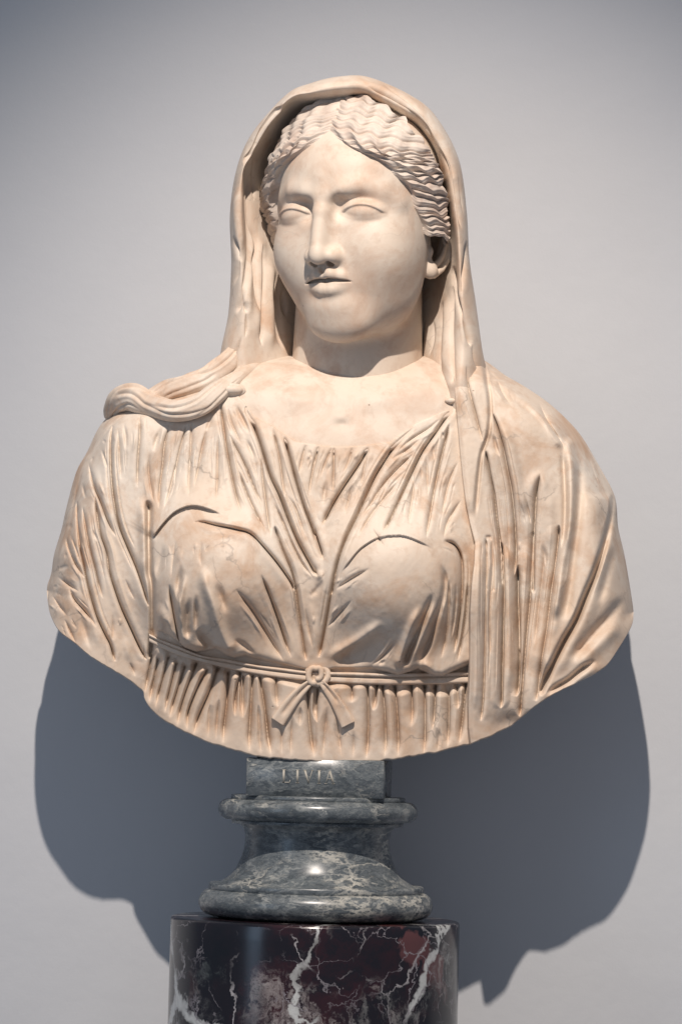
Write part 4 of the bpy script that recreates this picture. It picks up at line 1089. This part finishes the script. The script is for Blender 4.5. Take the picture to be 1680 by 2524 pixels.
# ---- veil --------------------------------------------------------------------
SEC = [
 [(745, 1000, 60), (695, 1000, -10), (645, 1000, -60), (590, 985, -80), (535, 945, 0), (565, 945, 100)],
 [(740, 895, 70), (692, 895, 5), (638, 890, -55), (588, 872, -82), (545, 862, -15), (572, 860, 110)],
 [(745, 790, 80), (700, 790, 35), (642, 780, -40), (598, 775, -80), (563, 770, -15), (587, 770, 120)],
 [(728, 660, 80), (682, 660, 40), (628, 655, -25), (592, 650, -85), (570, 648, -15), (597, 650, 130)],
 [(715, 535, 80), (660, 535, 40), (613, 530, -30), (588, 530, -95), (567, 530, -20), (597, 530, 140)],
 [(720, 440, 80), (665, 430, 40), (615, 425, -35), (599, 420, -110), (583, 417, -30), (612, 420, 150)],
 [(735, 390, 60), (690, 365, 20), (652, 346, -60), (637, 336, -130), (623, 326, -50), (650, 340, 150)],
 [(770, 330, 40), (735, 290, -30), (713, 259, -110), (708, 246, -165), (706, 233, -90), (715, 260, 150)],
 [(800, 300, 20), (780, 262, -70), (772, 244, -150), (770, 225, -195), (768, 204, -120), (775, 230, 150)],
 [(845, 290, 10), (845, 258, -100), (842, 237, -170), (841, 212, -205), (839, 188, -130), (840, 215, 150)],
 [(890, 290, 10), (896, 246, 10), (899, 238, -160), (903, 214, -205), (908, 190, -130), (900, 215, 150)],
 [(940, 310, 20), (972, 283, 20), (978, 277, -145), (992, 257, -195), (1008, 233, -110), (990, 255, 150)],
 [(990, 350, 20), (1029, 324, 30), (1036, 319, -125), (1052, 301, -180), (1072, 285, -90), (1050, 300, 150)],
 [(1040, 420, 30), (1072, 396, 40), (1079, 394, -105), (1101, 390, -165), (1129, 391, -70), (1100, 395, 150)],
 [(1060, 520, 40), (1099, 520, 40), (1108, 520, -95), (1126, 520, -150), (1149, 520, -60), (1115, 520, 150)],
 [(1040, 640, 70), (1085, 640, 10), (1116, 640, -80), (1134, 640, -140), (1156, 640, -50), (1120, 640, 140)],
 [(1025, 745, 80), (1070, 745, 15), (1112, 745, -80), (1140, 742, -138), (1171, 742, -50), (1130, 742, 130)],
 [(1020, 855, 70), (1065, 850, -10), (1108, 850, -100), (1145, 850, -140), (1187, 858, -60), (1140, 850, 120)],
 [(1030, 970, 60), (1075, 960, -40), (1112, 960, -140), (1150, 950, -150), (1200, 935, -40), (1190, 930, 100)],
 [(1040, 1060, 60), (1085, 1050, -40), (1115, 1060, -120), (1150, 1060, -120), (1190, 1050, -30), (1190, 1050, 100)],
]
VEI = [
 ('v', 'g', 7, 14, [(490, 262), (380, 425), (300, 530), (228, 640), (215, 800), (212, 1000), (225, 1200), (235, 1400), (215, 1600), (175, 1770), (130, 1900)], (.1, .1)),
 ('v', 'f', 6, 16, [(110, 1290), (140, 1390), (180, 1495)], (.05, .1)), ('v', 'g', 6, 16, [(175, 1795), (200, 1830), (212, 1900)]), ('v', 'f', 5, 12, [(210, 1880), (215, 2000), (200, 2080)]),
 ('v', 'f', 6, 12, [(165, 1470), (140, 1580), (110, 1680)]), ('v', 'f', 7, 14, [(240, 800), (235, 1000), (250, 1200), (290, 1350), (275, 1500), (290, 1750), (310, 1900)]),
 ('v', 'f', 7, 14, [(330, 1350), (345, 1550), (340, 1750), (335, 1950), (330, 2150)]), ('v', 'r', 12, 10, [(300, 1250), (315, 1500), (305, 1800), (290, 2100)]),
 ('v', 'r', 12, 12, [(390, 1450), (395, 1700), (390, 2000), (400, 2200)]), ('v', 'g', 9, 14, [(440, 1550), (445, 1800), (460, 2000), (500, 2200)]),
 ('v', 'g', 7, 16, [(490, 1700), (500, 1820), (515, 1930)]), ('v', 'r', 10, 10, [(150, 900), (140, 1100), (160, 1300), (180, 1420)]), ('v', 'f', 6, 10, [(180, 2060), (120, 2180), (50, 2300)]),
 ('v', 'f', 6, 9, [(265, 700), (270, 900), (265, 1050)]), ('v', 'r', 9, 8, [(255, 1480), (225, 1700), (240, 1950)]),
 ('h', 'r', 9, 7, [(520, 145), (700, 120), (860, 115), (1000, 165), (1150, 260), (1260, 370)]),
 ('h', 'f', 6, 11, [(880, 130), (1010, 190), (1130, 270), (1230, 370), (1290, 470)]), ('h', 'f', 7, 9, [(960, 105), (1100, 200), (1230, 320), (1320, 450), (1375, 580), (1400, 720)]),
 ('h', 'f', 6, 9, [(1300, 480), (1360, 620), (1395, 760), (1420, 900)]), ('h', 'g', 6, 9, [(1240, 380), (1260, 420), (1275, 480)]), ('h', 'r', 8, 7, [(1180, 330), (1250, 400), (1300, 500)]),
 ('w', 'f', 6, 9, [(360, 40), (410, 200), (440, 400), (460, 560)]), ('w', 'f', 5, 8, [(430, 100), (460, 280), (475, 450)]), ('w', 'f', 5, 15, [(500, 650), (495, 800), (465, 1000), (445, 1120)], (.1, .15)),
 ('w', 'f', 5, 14, [(390, 860), (405, 1050), (440, 1200), (490, 1350), (540, 1530)], (.1, .1)), ('w', 'f', 5.5, 16, [(385, 1000), (378, 1200), (372, 1400), (378, 1600), (385, 1800)], (.15, 0)),
 ('w', 'f', 6, 13, [(305, 1150), (290, 1350), (275, 1550), (290, 1740)]), ('w', 'r', 9, 10, [(340, 1100), (335, 1350), (320, 1600), (325, 1760)]), ('w', 'f', 6, 12, [(230, 1300), (215, 1480), (190, 1620)]),
 ('w', 'f', 5, 10, [(545, 1500), (580, 1650), (640, 1780)]), ('w', 'g', 5, 9, [(115, 1580), (130, 1440), (155, 1300)]), ('w', 'f', 5, 9, [(500, 1680), (520, 1800), (545, 1950)]),
]
SEC = np.array(SEC, float)
ns, nk = SEC.shape[:2]
rows = 700; cols = 330
A = np.stack([crom(SEC[:, k], rows) for k in range(nk)], 1)            # rows, nk, 3
B = np.stack([crom(A[i], cols) for i in range(rows)], 0)
X = B[..., 0]; Y = B[..., 1]; Hv = -B[..., 2]
front = (np.arange(cols) / (cols - 1) * (nk - 1))[None, :]
Hc = carve(X, Y, Hv * 0, VEI, .8) + 1.0 * noise2(X / 30, Y / 60)
Hc = np.where(Hc > 0, Hc * .8, Hc) * (1 - .7 * sstep(3.3, 3.8, front))
P = unproj(X, Y, -Hv)
nv_ = np.cross(np.gradient(P, axis=0), np.gradient(P, axis=1)); nv_ /= np.linalg.norm(nv_, axis=2)[..., None] + 1e-9
nv_ *= np.sign(-nv_[rows // 2, int(cols * .6), 1])
P = P + nv_ * (Hc * (1 - sstep(4.0, 4.5, front)))[..., None]
veil = make_mesh("veil", P.reshape(-1, 3), grid_faces(rows, cols, flip=True), M_VEIL, bust, base_bust)
# dome of the veil over the back of the head
crown = P[:, -1]
cc = np.array([HC[0] + 10, 230.0, HC[2] - 40])
D = np.stack([crown * (1 - q) + cc * q + np.array([0, 60 * math.sin(q * math.pi / 2), 0]) for q in np.linspace(0, 1, 12)], 1)
make_mesh("veil_back", D.reshape(-1, 3), grid_faces(rows, 12, flip=True), M_VEIL, bust, base_bust)
